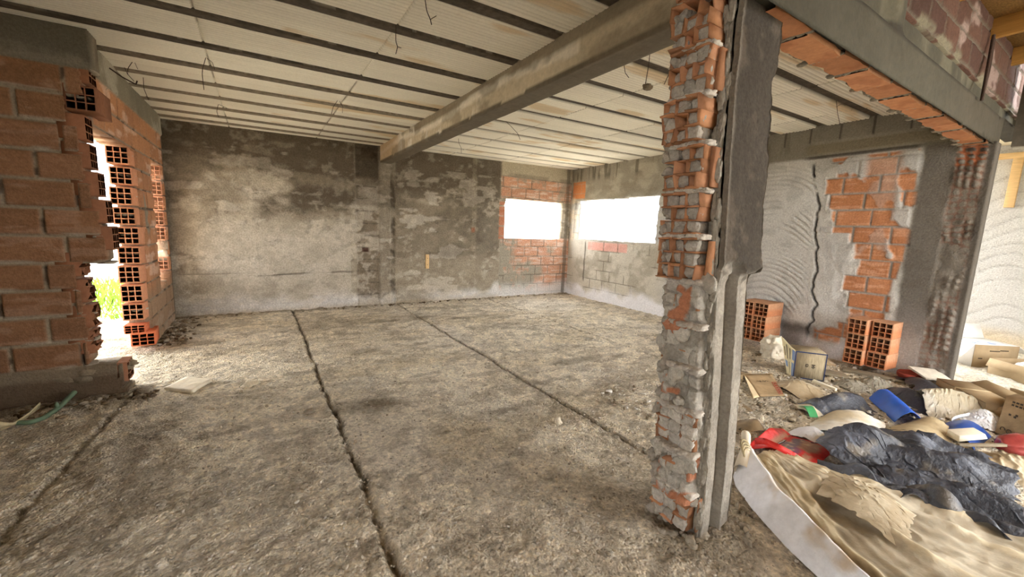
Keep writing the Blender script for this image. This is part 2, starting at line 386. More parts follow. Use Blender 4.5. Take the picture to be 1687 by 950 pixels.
# second bay
b2 = sm(2.18, 2.22, U) * (1 - sm(4.4, 4.5, U))
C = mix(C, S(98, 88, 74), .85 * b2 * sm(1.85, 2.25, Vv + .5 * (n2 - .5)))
C = mix(C, S(128, 117, 100), .6 * b2 * band(Vv, 1.0, 1.95, .15))
C = mix(C, S(178, 166, 146), .85 * b2 * sm(.55, .62, n2) * band(Vv, 1.95, 2.5, .1) * (U < 3.8))
C = mix(C, S(110, 102, 90), .6 * sm(3.85, 3.95, U) * b2 * sm(.9, 1.4, Vv + .4 * n1))
C = mix(C, S(158, 146, 126), .6 * band(U + .05 * (n3 - .5), 3.78, 3.88, .02) * sm(.5, .8, Vv))
C = mix(C, S(184, 112, 80), .8 * band(U, 3.78, 3.86, .015) * band(Vv, 1.42, 1.52, .02))
C = mix(C, S(120, 108, 92), .7 * b2 * band(Vv + .06 * (n4 - .5), .9, 1.02, .02) * sm(.4, .5, n4))
# efflorescence along the foot
C = mix(C, white, .85 * sm(.0, .3, .36 - Vv + .5 * (n4 - .5)) * (1 - b2 * (1 - sm(2.6, 3.3, U)) * .85) * (1 - ch * .5) * sm(-1.2, -.6, U))
C = mix(C, S(168, 150, 118), .5 * (1 - sm(.0, .12, Vv)))
# scratches of cement in the damp part
sc = 1 - sm(.004, .02, np.abs(fbm(P * (1.6, 1, 3), 1.6, 3, 65) - .5)); C = mix(C, S(172, 160, 142), .35 * sc * band(Vv, 1.5, 2.3, .2) * (U < 1.4))
m1 = fbm(P * (1, 1, 1.3), 11, 4, 601); m2 = fbm(P * (1, 1, 1.2), 4.5, 5, 602); m3 = fbm(P * (.8, 1, 2.2), 3, 5, 603)
C = C * (.72 + .56 * m1)[..., None]
C = mix(C, S(198, 188, 170), .38 * sm(.54, .62, m2) * sm(.42, .6, m1) * (1 - ch * .6)); C = mix(C, S(88, 79, 66), .5 * sm(.55, .62, m3) * sm(.45, .6, 1 - m1) * sm(.35, .8, Vv))
C = mix(C, S(206, 196, 180), .5 * sm(.6, .66, m3) * (Vv < 2.6))
blk_ = 1 - sm(.004, .016, np.abs(Vv * 4.6 - np.round(Vv * 4.6)) / 4.6); C = mix(C, S(62, 55, 46), .6 * ch * blk_ * sm(.3, .5, m2)); C = mix(C, S(190, 180, 164), .6 * ch * sm(.52, .58, m2) * (Vv < 2.2))
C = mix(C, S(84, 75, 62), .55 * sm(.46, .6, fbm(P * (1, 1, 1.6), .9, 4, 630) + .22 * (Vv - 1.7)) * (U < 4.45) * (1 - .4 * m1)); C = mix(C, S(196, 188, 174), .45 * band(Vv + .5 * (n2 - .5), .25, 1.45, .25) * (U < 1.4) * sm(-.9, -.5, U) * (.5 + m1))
Hr = .03 * ch * (fbm(P, 14, 4, 604) - .5) * 2
Hh = .012 * (n1 - .5) + .014 * (n3 - .5) + .012 * (n4 - .5) + Hr + .008 * (m1 - .5)
Hh = Hh - .035 * ch + .012 * st - .03 * gr * sm(.35, .5, n4) + .008 * band(U, -.2, -.02, .03) + .008 * band(U, 3.78, 3.88, .02)
crack = 1 - sm(.004, .016, np.abs(Vv - .62 - .03 * (fbm(P, 2, 3, 60) - .5) * 2 - .02 * U)); crack = crack * band(U, -.05, 1.42, .05)
crack = np.maximum(crack, .6 * (1 - sm(.004, .014, np.abs(Vv - .66 - .02 * (n4 - .5)))) * band(U, -1.0, -.1, .05))
C = mix(C, S(66, 58, 50), .8 * crack * sm(.3, .5, n2)); Hh = Hh - .012 * crack
# bricks about the corner window
inb, rnd, row, cb, fv = brickpat(U + .1, Vv, .215, .375, v0=.06, seed=5)
bz = sm(4.46, 4.5, U + .05 * (n3 - .5)); reg = bz * (band(Vv, 2.18, 2.645, .012) + (1 - sm(1.33, 1.36, Vv)))
reg = np.clip(reg, 0, 1)
plastered = np.where(Vv < 1.4, sm(.42, .56, fbm(P, 1.7, 4, 70) + .28 * (5.35 - U) - .04) , sm(.6, .68, n4) * .7)
Cb = brickcol(rnd, P); Cb = mix(Cb, S(204, 158, 134), .5 + 0 * U); Cb = mix(Cb, S(206, 190, 176), .6 * sm(.5, .66, fbm(P * (1, 1, 7), 5, 3, 71)))
Cb = mix(Cb, S(150, 140, 126), 1 - inb); Cb = mix(Cb, S(150, 142, 126), plastered * (.4 + .6 * (n3 > .42)))
Cb = mix(Cb, S(84, 76, 66), .7 * (1 - inb) * sm(.5, .6, fbm(P, 4, 2, 72)))
Cb = mix(Cb, white, .8 * (1 - sm(.1, .42, Vv + .25 * (n4 - .5))))
C = C + (Cb - C) * reg[..., None]
Hh = Hh * (1 - reg) + reg * (-.012 + .012 * inb + .008 * (n3 - .5))
C = mix(C, S(182, 171, 148) * .95, .85 * bz * sm(2.64, 2.67, Vv)); C = mix(C, S(110, 104, 92), .5 * bz * band(Vv, 2.64, 2.72, .02) * sm(.45, .6, n4))
C = mix(C, S(96, 88, 76), .7 * band(U, 6.26, 6.36, .02) * sm(.2, .5, n4 + .2))
C = mix(C, S(186, 108, 74), .7 * band(U, 4.44, 4.58, .015) * band(Vv, 1.3, 2.1, .02) * (fv > .12))
C = mix(C, S(78, 44, 32), .9 * band(U, 1.6, 1.72, .015) * band(Vv, 1.0, 1.08, .012)); Hh = Hh - .05 * band(U, 1.6, 1.72, .01) * band(Vv, 1.0, 1.08, .01)
Hh = Hh + band(U, 1.52, 1.88, .02) * (1 - sm(.1, .16, Vv)) * (.03 + .03 * (n3 - .5))
jag = .05 * (n3 - .5) + .05 * (n4 - .5)
hole = (U > 4.58 + jag) & (U < 6.2 + jag * .9 - .0) & (Vv > 1.31 + jag * .7) & (Vv < 2.19 + jag * .4)
hole |= (U > 1.61) & (U < 1.71) & (Vv > 1.01) & (Vv < 1.065) & False
hc = hole[:-1, :-1] & hole[1:, 1:]
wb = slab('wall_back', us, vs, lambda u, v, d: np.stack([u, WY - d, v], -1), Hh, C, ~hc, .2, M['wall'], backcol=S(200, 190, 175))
structure(wb, 'long back wall of stained grey render with brick about the corner window', 'wall')

# ------------------------------------------------------------------ right wall
def WX(y): return 6.42 - .22 * (WY - y) / 6.62
us = np.concatenate([np.arange(1.0, 3.8, .0125), np.arange(3.8, 7.69, .016)]); vs = np.arange(-.05, 3.02, .0135)
U, Vv = np.meshgrid(us, vs, indexing='ij'); P = np.stack([0 * U + 6.3, U, Vv], -1)
n1 = fbm(P, 1.2, 5, 80); n2 = fbm(P * (1, 1, 1.5), 2.6, 5, 81); n3 = fbm(P, 9, 4, 82); n4 = fbm(P, 3.6, 5, 83)
C = np.tile(S(186, 182, 174), U.shape + (1,)) * (.85 + .3 * n1)[..., None]
C = C * (.8 + .4 * fbm(P, 11, 4, 605))[..., None]; C = mix(C, S(128, 122, 112), .5 * sm(.54, .62, fbm(P * (1, 1, 1.4), 4, 5, 606)))
Hh = .012 * (n1 - .5) + .016 * (n3 - .5) + .014 * (n4 - .5)
far = sm(4.6, 5.1, U)
C = mix(C, S(134, 126, 110), .8 * sm(2.1, 2.35, Vv + .3 * (n2 - .5)) * sm(3.2, 4, U)); C = mix(C, S(196, 186, 168), .4 * far * sm(.52, .66, n2) * sm(2.2, 2.4, Vv))
C = mix(C, S(86, 79, 68), .7 * sm(.52, .66, fbm(P * (1, 5, .5), 3, 3, 84)) * sm(2.6, 2.75, Vv) * sm(2.4, 2.8, U))
C = mix(C, S(202, 194, 176), .8 * far * (1 - sm(1.3, 1.4, Vv))); C = mix(C, S(150, 140, 122), .6 * far * sm(.5, .66, n4) * (1 - sm(1.2, 1.36, Vv)))
Hh = Hh + far * (1 - sm(1.3, 1.36, Vv)) * .03 * (n4 - .5)
# block joints showing through the coat below the window
inb, rnd, row, cb, fv = brickpat(U, Vv, .215, .42, v0=.03, seed=8, joint=.012)
jm = (1 - inb) * far * (1 - sm(1.3, 1.34, Vv)) * sm(.45, .6, fbm(P, 2.5, 3, 85)); C = mix(C, S(104, 96, 84), .75 * jm); Hh = Hh - .008 * jm
C = mix(C, S(222, 160, 146), .8 * band(U, 5.75, 6.95, .02) * band(Vv, 1.12, 1.3, .015) * inb)
C = mix(C, S(84, 76, 66), .8 * band(U, 7.02, 7.06, .012) * band(Vv, .4, 1.3, .05))
C = mix(C, S(196, 124, 74), .9 * band(U, 7.16, 7.6, .015) * band(Vv, 2.28, 2.66, .015) * (.4 + .6 * inb))
C = mix(C, S(226, 206, 176), .6 * band(U, 7.5, 7.7, .03) * band(Vv, 1.3, 2.3, .05) * sm(.4, .6, n3))
# trowelled waves in the fresh render
def waves(a, b, s, f, amp):
    w = Vv * f + amp * np.sin((U - a) * 3.1 + s) + 2.2 * (fbm(P, 1.0, 3, int(90 + s)) - .5)
    return 1 - sm(.0, .14, np.abs(w - np.round(w)))
arc = (Vv + .9 * (U - 3.02) ** 2 + .12 * (fbm(P, 2, 3, 611) - .5) + .05 * np.sin(Vv * 5)) * 13.5
wv = (1 - sm(.05, .26, np.abs(arc - np.round(arc)))) * band(U, 2.5, 3.7, .12) * band(Vv, .5, 2.5, .2)
wv = np.maximum(wv, waves(4.3, 0, 5, 6, 1.2) * band(U, 3.8, 4.95, .15) * band(Vv, .35, 2.55, .2) * .8)
wv = wv * sm(.3, .5, fbm(P, 3, 3, 92))
C = mix(C, S(118, 111, 102), .5 * wv); Hh = Hh - .012 * wv
rd = band(U, 2.45, 3.7, .2) * band(Vv, .3, 2.6, .2); C = mix(C, S(196, 193, 187), .5 * rd)
# the raw bricks left open by the render
inb, rnd, row, cb, fv = brickpat(U * -1 + 9, Vv, .2, .36, v0=.1, seed=11, joint=.016)
left = np.where(Vv > 1.62, 2.36, 2.0) + .07 * np.sin(row * 2.1) + .14 * (n4 - .5); right = 1.55 - .03 * (row % 2) + .1 * (n4 - .5) + .05 * (Vv < 1.3)
reg = sm(-.012, .012, left - U) * sm(-.012, .012, U - right) * band(Vv, .3, 2.55, .015)
reg = np.maximum(reg, sm(-.012, .012, 2.33 + .2 * (n4 - .5) - U) * sm(-.01, .01, U - 2.0) * band(Vv, .22, .42, .03) * sm(.45, .52, n2))
patch = sm(.57, .61, fbm(P, 3.3, 4, 95)) * (1 - band(U, 1.7, 2.0, .05) * .7)
Cb = brickcol(rnd, P); Cb = mix(Cb, S(188, 122, 80), .5 + 0 * U); Cb = mix(Cb, S(226, 180, 150), .35 * sm(.55, .66, fbm(P * (1, 1, 6), 5, 3, 96)))
Cb = mix(Cb, S(152, 146, 138), 1 - inb); Cb = mix(Cb, S(180, 176, 170), patch)
C = C + (Cb - C) * reg[..., None]; Hh = Hh * (1 - reg) + reg * (-.02 + .014 * inb + .02 * patch + .006 * (n3 - .5))
edge = np.exp(-((U - left) / .05) ** 2) * band(Vv, .5, 2.5, .05); Hh = Hh + .02 * edge * n3 * (1 - reg)
# rough thrown mortar beside them, and the crack
rm = band(U, 2.0, 2.42, .05) * band(Vv, .25, 1.62, .06) * (1 - reg); Hh = Hh + rm * .05 * (fbm(P * (1, 1, .7), 6, 4, 97) - .4); C = mix(C, S(186, 182, 176), .7 * rm)
ck = 1 - sm(.004, .024, np.abs(U - 2.44 - .2 * (fbm(P * (0, 0, 1), 2.2, 5, 98) - .5) * 2 - .06 * (Vv - 1.2))); ck = ck * band(Vv, .15, 2.5, .05)
C = mix(C, S(44, 40, 36), .9 * ck * sm(.3, .42, n4)); Hh = Hh - .03 * ck * sm(.3, .42, n4)
C = mix(C, S(66, 62, 60), .8 * band(U, 2.3, 2.75, .1) * band(Vv + .2 * (n4 - .5), .05, .38, .06))  # shadow patch painted dark low on the wall, together with damp
C = mix(C, S(236, 234, 236), .95 * sm(0, .2, .36 - Vv + .5 * (n4 - .5)) * sm(1.85, 2.0, U) * (1 - .8 * band(U, 2.4, 2.75, .1))); C = mix(C, S(206, 200, 196), .6 * sm(0, .25, .25 - Vv + .5 * (n4 - .5)) * (1 - sm(1.9, 2.1, U)))
# dark mortar pier and its broken toothing
pr = 1 - sm(1.5, 1.56, U + .06 * (n4 - .5)); C = mix(C, S(92, 85, 76), .9 * pr * sm(.5, .9, Vv + .4 * n4)); C = mix(C, S(128, 122, 116), .6 * pr * (1 - sm(.6, 1.0, Vv)))
tt = 1 - sm(1.25, 1.28, U + .03 * (n4 - .5)); tt = tt * sm(1.04, 1.06, U)
cy_, cz_ = (U - 1.05 + .10 * (fbm(P, 4, 3, 612) - .5)) / .07, (Vv + .13 * (fbm(P, 4, 3, 613) - .5)) / .066; dd = np.hypot(cy_ - np.floor(cy_) - .5, cz_ - np.floor(cz_) - .5)
C = mix(C, S(120, 113, 103) * (.7 + .6 * fbm(P, 14, 4, 615))[..., None], .9 * tt); C = mix(C, S(118, 80, 62), .6 * tt * sm(.36, .5, dd) * sm(.44, .56, fbm(P, 2.2, 3, 99) + .25 * (Vv > 2.1) + .2 * (Vv < .7)))
tm = sm(.5, .62, fbm(P, 3.6, 3, 614) + .15 * (Vv > 2.1)); Hh = Hh + tt * (.026 * tm * (1 - sm(.2, .55, dd)) - .014 + .06 * (n4 - .5) + .03 * (n3 - .5)); Hh = Hh - .02 * pr * (1 - tt) * n3
C = mix(C, S(160, 98, 66), .9 * band(U, 1.06, 1.26, .01) * band(Vv, 2.33, 2.53, .01) * sm(.36, .42, dd)); C = mix(C, S(40, 26, 20), .8 * band(U, 1.06, 1.2, .01) * band(Vv, 2.42, 2.52, .01) * (1 - sm(.3, .4, dd)))
C = mix(C, S(84, 78, 70), .9 * (1 - sm(1.03, 1.05, U)))
# ring beam ledges
ld = (1 - sm(2.6, 2.75, U)); C = mix(C, S(112, 106, 92), .85 * sm(2.56, 2.6, Vv) * (1 - sm(3.5, 4.2, U))); C = mix(C, S(122, 113, 94), .8 * ld * band(Vv, 2.62, 2.74, .012))
C = mix(C, S(52, 46, 40), .8 * ld * band(Vv, 2.565, 2.6, .008) * sm(1.5, 1.6, U)); Hh = Hh + .025 * ld * sm(2.61, 2.625, Vv) + .02 * ld * sm(2.75, 2.765, Vv)
bj = 1 - sm(.006, .016, np.abs((U / .33) - np.round(U / .33)) * .33); C = mix(C, S(50, 45, 40), .7 * bj * sm(2.76, 2.78, Vv) * (1 - sm(2.9, 3.2, U)))
jag = .06 * (n3 - .5) + .05 * (n4 - .5)
hole = (U < 1.24) & (Vv > 2.54)
hole |= (U > 5.03 + jag) & (U < 7.52 + jag) & (Vv > 1.34 + jag * .5) & (Vv < 2.25 + jag * .5)
hc = hole[:-1, :-1] & hole[1:, 1:]
wr = slab('wall_right', us, vs, lambda u, v, d: np.stack([WX(u) - d, u, v], -1), Hh, C, ~hc, .2, M['wallfine'], backcol=S(96, 90, 82))
structure(wr, 'side wall of grey render with raw orange bricks and a broken pier', 'wall')

# ------------------------------------------------------------------ left wall with the broken doorway and a slit window
LX = -1.10
us = np.arange(4.69, 7.69, .0145); vs = np.arange(-.05, 2.9, .0145)
U, Vv = np.meshgrid(us, vs, indexing='ij'); P = np.stack([0 * U + LX, U, Vv], -1)
n3 = fbm(P, 9, 4, 110); n4 = fbm(P, 3.6, 5, 111)
inb, rnd, row, cb, fv = brickpat(U, Vv, .209, .3, v0=.12, seed=14, joint=.016)
C = brickcol(rnd, P); C = mix(C, S(200, 146, 108), .4 + 0 * U); C = mix(C, S(226, 196, 176), .5 * sm(.58, .68, fbm(P * (1, 1, 3), 3.5, 4, 112)))
C = mix(C, S(142, 132, 118), 1 - inb); C = mix(C, S(146, 136, 120), sm(.54, .6, fbm(P, 2.6, 4, 113)) * band(Vv, 1.3, 2.2, .05) * band(U, 6.2, 6.7, .05))
C = mix(C, S(138, 124, 104), .7 * (1 - sm(.5, .9, Vv + .3 * (n4 - .5))))
C = mix(C, S(64, 52, 44), .8 * (1 - inb) * sm(.5, .58, fbm(P, 6, 2, 114)))
Hh = .014 * inb + .012 * (n3 - .5)
rb = sm(2.60, 2.62, Vv + .03 * (n4 - .5)); C = mix(C, S(138, 132, 116) * (.7 + .6 * n4)[..., None], rb); C = mix(C, S(184, 176, 160), .6 * rb * sm(.54, .64, n4)); Hh = Hh * (1 - rb) + rb * (.02 + .02 * n4)
cor = sm(7.5, 7.6, U); C = mix(C, S(96, 88, 76), .8 * cor); Hh = Hh * (1 - cor)
jag = .05 * (n3 - .5) + .04 * (n4 - .5)
hole = (U < 6.06) & (Vv < 2.2 + jag * .6) & ~((U < 4.6) & (Vv > 9))
hole |= (U > 6.72 + jag) & (U < 7.48 + jag) & (Vv > .52 + .25 * (U - 6.72) + jag) & (Vv < 2.19 + jag * .4)
hc = hole[:-1, :-1] & hole[1:, 1:]
wl = slab('wall_left', us, vs, lambda u, v, d: np.stack([LX + d, u, v], -1), Hh, C, ~hc, .18, M['wallfine'], backcol=S(214, 176, 150))
structure(wl, 'hollow brick wall broken open by a doorway and a narrow slit window', 'wall')
HB = hollow(.36, .18, .182)
def clayblock(acc, V, seed, c=None, chip=0):
    rs = np.random.RandomState(seed); V = V.copy()
    col = BR[seed % 5] * rs.uniform(.9, 1.15) if c is None else c
    if chip: V = V + rs.uniform(-1, 1, V.shape) * chip
    acc.add(V, HB[1], col)
RZ90 = np.array([[0, -1, 0], [1, 0, 0], [0, 0, 1.]])
def turned(V, a):
    c, s = math.cos(a), math.sin(a); return V @ np.array([[c, s, 0], [-s, c, 0], [0, 0, 1.]])
acc = Acc(); zz = .27; k = 0
for z in np.arange(.365, 2.2, .2075):
    V = turned(HB[0], math.pi / 2 + R_.uniform(-.03, .03)) + np.array([LX - .088 + R_.uniform(-.012, .012), 5.85 + .18 + R_.uniform(-.02, .02), z])
    clayblock(acc, V, 40 + k, S(206, 146, 112) * R_.uniform(.92, 1.1), .0015); k += 1
V = turned(HB[0] * (1, 1, .5), math.pi / 2) + np.array([LX - .1, 6.04, .215]); clayblock(acc, V, 61, S(206, 120, 84), .002)
V = turned(HB[0] * (1, 1.15, .75), math.pi / 2 + .08) + np.array([LX - .04, 5.98, .085]); clayblock(acc, V, 62, S(206, 116, 80), .002)
acc.build('jamb_brick', M['brick'], wl)
acc = Acc(); k = 0
for z in np.arange(.365, 2.2, .2075):
    for dy in (.18,):
        V = turned(HB[0] * (.7, 1, .94), math.pi / 2) + np.array([LX - .09, 5.95 + dy + .18, z]); acc.add(boxv(LX - .17, LX - .012, 6.0, 6.22, z - .1, z + .1), BQ, S(150, 128, 108))
    # mortar bed
    V, Q = lump((LX - .09, 5.98, z + .103), (.085, .1, .018), 200 + k, 5, .5); acc.add(V, Q, S(188, 178, 160)); k += 1
acc.build('mortar_bed', M['mortar'], wl, True)
acc = Acc(); k = 0
for z in np.arange(.76, 2.2, .2075):
    if k in (1,):
        V, Q = lump((LX - .08, 7.52, z), (.075, .07, .1), 230 + k, 5, .5); acc.add(V, Q, S(226, 214, 196))
    else:
        V = turned(HB[0] * (.5, .9, 1), math.pi / 2) + np.array([LX - .085 + R_.uniform(-.01, .01), 7.44 + .09, z]); clayblock(acc, V, 80 + k, S(210, 152, 122), .0015)
    k += 1
acc.build('window_jamb_brick', M['brick'], wl)

# ------------------------------------------------------------------ front wall (faces the camera), ragged end by the doorway
FY = 4.5
us = np.concatenate([np.arange(-4.0, -1.9, .05), np.arange(-1.9, -.95, .009)]); vs = np.arange(-.05, 2.9, .009)
U, Vv = np.meshgrid(us, vs, indexing='ij'); P = np.stack([U, 0 * U + FY, Vv], -1)
n3 = fbm(P, 9, 4, 120); n4 = fbm(P, 3.6, 5, 121)
inb, rnd, row, cb, fv = brickpat(U * 1.0 + 10.02, Vv, .2105, .385, v0=.272, seed=17, joint=.02)
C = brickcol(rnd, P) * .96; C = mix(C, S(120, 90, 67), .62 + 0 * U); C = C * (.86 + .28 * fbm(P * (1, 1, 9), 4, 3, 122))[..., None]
C = mix(C, S(170, 134, 110), .5 * sm(.6, .7, fbm(P * (1, 1, 4), 4, 4, 123)))
mort = (1 - inb); C = mix(C, S(146, 132, 112), mort)
C = mix(C, S(170, 158, 140), .8 * sm(.52, .6, fbm(P * (.6, 1, 2.4), 5, 4, 124)) * band(fv, -.1, .12, .05)); C = mix(C, S(62, 46, 38), .8 * mort * sm(.46, .56, fbm(P, 7, 2, 125)) * band(fv, .12, .9, .04))
Hh = .016 * inb + .01 * (n3 - .5) + .014 * mort * sm(.5, .7, n4) + .004 * (_hash(row, cb, row * 0, 77) - .5)
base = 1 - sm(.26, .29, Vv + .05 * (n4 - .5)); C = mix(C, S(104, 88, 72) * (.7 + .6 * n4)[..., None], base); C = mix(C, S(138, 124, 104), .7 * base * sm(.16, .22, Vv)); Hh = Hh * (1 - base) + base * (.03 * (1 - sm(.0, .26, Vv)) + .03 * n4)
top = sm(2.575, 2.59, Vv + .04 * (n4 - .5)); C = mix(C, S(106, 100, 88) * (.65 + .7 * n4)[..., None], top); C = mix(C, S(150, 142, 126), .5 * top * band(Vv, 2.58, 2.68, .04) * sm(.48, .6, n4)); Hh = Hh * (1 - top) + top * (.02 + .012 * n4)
endx = {-2: -1.0, -1: -1.02, 0: -1.17, 1: -1.16, 2: -1.17, 3: -1.19, 4: -1.0, 5: -1.02, 6: -1.05, 7: -1.08, 8: -1.09, 9: -1.19, 10: -1.04, 11: -1.0, 12: -1.0}
rown = np.floor((Vv - .272) / .2105).astype(int)
ex = np.vectorize(lambda r: endx.get(int(r), -1.0))(rown) + .02 * (n3 - .5)
ex = np.where(Vv > 2.58, -1.02, ex) - .035 * mort * (Vv < 2.55)
hollow_rows = (0, 1, 2, 3, 4, 5, 6, 7, 8, 10)
cut = ex - np.where(np.isin(rown, hollow_rows) & (Vv > .27) & (Vv < 2.58), .05, 0)
hole = U > cut
hc = hole[:-1, :-1] & hole[1:, 1:]
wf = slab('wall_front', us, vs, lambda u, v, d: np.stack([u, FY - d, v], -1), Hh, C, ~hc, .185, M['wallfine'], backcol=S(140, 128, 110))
structure(wf, 'shaded brown hollow brick wall ending in ragged broken courses', 'wall')
acc = Acc()
for r in hollow_rows:
    if r == 9: continue
    z = .272 + .2105 * r + .105; x = endx[r]
    HBe = HB[0] * (.42, 1, 1.03)
    if r in (0, 1, 2, 3): HBe = HBe + np.where(HBe[:, :1] > 0, np.random.RandomState(r).uniform(-.035, .01, (len(HBe), 1)), 0) * (1, 0, 0)
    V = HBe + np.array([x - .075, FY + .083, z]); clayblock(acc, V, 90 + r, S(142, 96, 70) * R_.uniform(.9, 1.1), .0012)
# the block turned end-on in the upper course
V = turned(HB[0] * (1, 1, 1.02), math.pi / 2) + np.array([-1.095, FY + .165, .272 + .2105 * 9 + .105]); clayblock(acc, V, 99, S(136, 92, 68), .001)
# stub of the foot course
V = HB[0] * (1.15, 1.05, .92) + np.array([-1.2, FY + .09, .105]); clayblock(acc, V, 100, S(150, 104, 78), .003)
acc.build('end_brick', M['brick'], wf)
acc = Acc()
for k in range(26):
    x = R_.uniform(-1.4, -.98); V, Q = lump((x, FY + R_.uniform(0, .16), .2 + R_.uniform(-.03, .03)), (.07, .05, .03), 300 + k, 4, .6); acc.add(V, Q, S(138, 124, 104) * R_.uniform(.8, 1.1))
for r in range(12):
    V, Q = lump((endx.get(r, -1) - .06, FY + .08, .272 + .2105 * r), (.06, .085, .014), 330 + r, 4, .6); acc.add(V, Q, S(170, 158, 140))
acc.build('mortar_bed', M['mortar'], wf, True)

# ------------------------------------------------------------------ ceiling of foam blocks between joists
JY = [1.32, 1.92, 2.47, 3.06, 3.63, 4.23, 4.82, 5.36, 5.90, 6.45, 6.94, 7.36]; JW = .115
vl = []
edges = [1.12] + [e for y in JY for e in (y, y + JW)] + [7.69]
for a, b in zip(edges[:-1], edges[1:]):
    if b - a < .01: continue
    n = max(2, int((b - a) / .0095)); vl += list(np.linspace(a, b, n, endpoint=False))
vs = np.array(vl + [7.69]); us = np.arange(-4.0, 6.62, .05)
us = np.unique(np.round(np.concatenate([us] + [-.3 + 1.195 * k + np.array([-.012, -.006, -.002, .002, .006, .012]) for k in range(-3, 6)]), 4)); us = us[us < 6.62]
U, Vv = np.meshgrid(us, vs, indexing='ij'); P = np.stack([U, Vv, 0 * U], -1)
inj = np.zeros_like(Vv)
for y in JY: inj = np.maximum(inj, ((Vv >= y - 1e-6) & (Vv <= y + JW + 1e-6)) * 1.0)
loc = np.zeros_like(Vv)
for a in [1.0] + [y + JW for y in JY]: loc = np.where(Vv >= a - 1e-6, Vv - a, loc)
blk = np.floor((U + .3) / 1.195); rb = _hash(blk.astype(int), np.floor(Vv * 1.75).astype(int), (blk * 0).astype(int), 5)
groove = 1 - sm(.0, .0075, np.abs(loc / .042 - np.round(loc / .042)) * .042)
deep = np.where(U > 2.1, 1.0, .4 + .35 * rb) * (.45 + .55 * (Vv < 5.6))
seam = 1 - sm(.003, .009, np.abs((U + .3) / 1.195 - np.round((U + .3) / 1.195)) * 1.195)
Hh = .017 * groove * deep * (1 - inj) + .03 * inj * (U > 2.1) + .012 * inj + .006 * (rb - .5) * (1 - inj) + .012 * seam * (1 - inj)
C = np.tile(S(240, 236, 222), U.shape + (1,)) * (.94 + .12 * rb)[..., None] * (.93 + .14 * fbm(P, 1.5, 4, 130))[..., None]
st_ = sm(.6, .72, fbm(P * (.5, 1.6, 1), 2.6, 4, 131)); C = mix(C, S(206, 172, 112), .55 * st_ * (U > .2))
C = mix(C, S(140, 130, 112), .65 * groove * deep); C = mix(C, S(120, 108, 90), .6 * seam * sm(.35, .55, fbm(P, 3, 2, 132)))
C = mix(C, S(208, 170, 96), .7 * (1 - sm(.3, .6, np.hypot((U - 5.3) / 1.1, (Vv - 6.7) / .35) + .4 * fbm(P, 4, 3, 133))))
C = mix(C, S(80, 73, 64), inj)
keep = np.ones((len(us) - 1, len(vs) - 1), bool)
ce = slab('ceiling', us, vs, lambda u, v, d: np.stack([u, v, 2.875 + .0137 * u + d], -1), Hh, C, keep, -.14, M['foam'], backcol=S(160, 155, 148))
structure(ce, 'low ceiling of cream foam blocks laid between concrete joists', 'ceiling')
for k, y in enumerate(JY):
    for (x0, x1, dz) in ((-4.0, 1.93, .008), (2.11, 6.6, -.022)):
        uu = np.arange(x0, x1, .03); ww = np.linspace(0, JW, 9)
        A, B = np.meshgrid(uu, ww, indexing='ij'); Pj = np.stack([A, B * 3 + y * 7, 0 * A], -1)
        nj = fbm(Pj, 3, 4, 140 + k); ed = .012 * (fbm(Pj * (1, 0, 1), 9, 3, 150 + k) - .5) * 2
        Bj = y + B + np.where(np.abs(B - JW / 2) > JW * .4, ed, 0)
        Z = 2.875 + .0137 * A - dz + .008 * (nj - .5) + np.where(np.abs(B - JW / 2) > JW * .44, .05, 0)
        Cj = np.tile(S(88, 80, 71), A.shape + (1,)) * (.55 + .8 * nj)[..., None]
        Cj = mix(Cj, S(206, 200, 184), .8 * sm(.62, .68, fbm(Pj * (1, 3, 1), 11, 4, 160 + k)) * (np.abs(B - JW / 2) > JW * .4))
        Cj = mix(Cj, S(168, 156, 136), .55 * sm(4.0, 5.6, y) * np.ones_like(A))
        mesh_np('joist', np.stack([A, Bj, Z], -1).reshape(-1, 3), grid_q(*A.shape).reshape(-1, 4), M['joist'], ce, Cj.reshape(-1, 3))

# ------------------------------------------------------------------ beams
def ringmesh(name, L, prof_fn, nl, colfn, mat, parent=None, closed=True):
    """long member: L positions along, prof_fn(i) -> closed profile (n,3)"""
    rings = [np.asarray(prof_fn(t)) for t in L]; n = len(rings[0]); V = np.concatenate(rings)
    Q = [[i * n + k, i * n + (k + 1) % n, (i + 1) * n + (k + 1) % n, (i + 1) * n + k] for i in range(len(L) - 1) for k in range(n)]
    return mesh_np(name, V, np.array(Q), mat, parent, colfn(V), False)
def profile(a0, a1, b0, b1, na, nb):
    pts = [(a, b0) for a in np.linspace(a0, a1, na, endpoint=False)] + [(a1, b) for b in np.linspace(b0, b1, nb, endpoint=False)]
    pts += [(a, b1) for a in np.linspace(a1, a0, na, endpoint=False)] + [(a0, b) for b in np.linspace(b1, b0, nb, endpoint=False)]
    return np.array(pts)
pr = profile(1.925, 2.125, 2.615, 2.99, 10, 16)
L = np.arange(1.12, 7.72, .03)
def bfn(t):
    p = np.stack([pr[:, 0], 0 * pr[:, 0] + t, pr[:, 1]], -1)
    n = fbm(p, 5, 4, 170) - .5; sag = .03 * math.exp(-((t - 4.6) / 1.2) ** 2)
    p[:, 0] += .012 * n; p[:, 2] += .014 * n * (p[:, 2] < 2.7)
    p[:, 2] -= .022 * (p[:, 2] < 2.7) * sm(6.5, 7.6, t) * 0
    return p
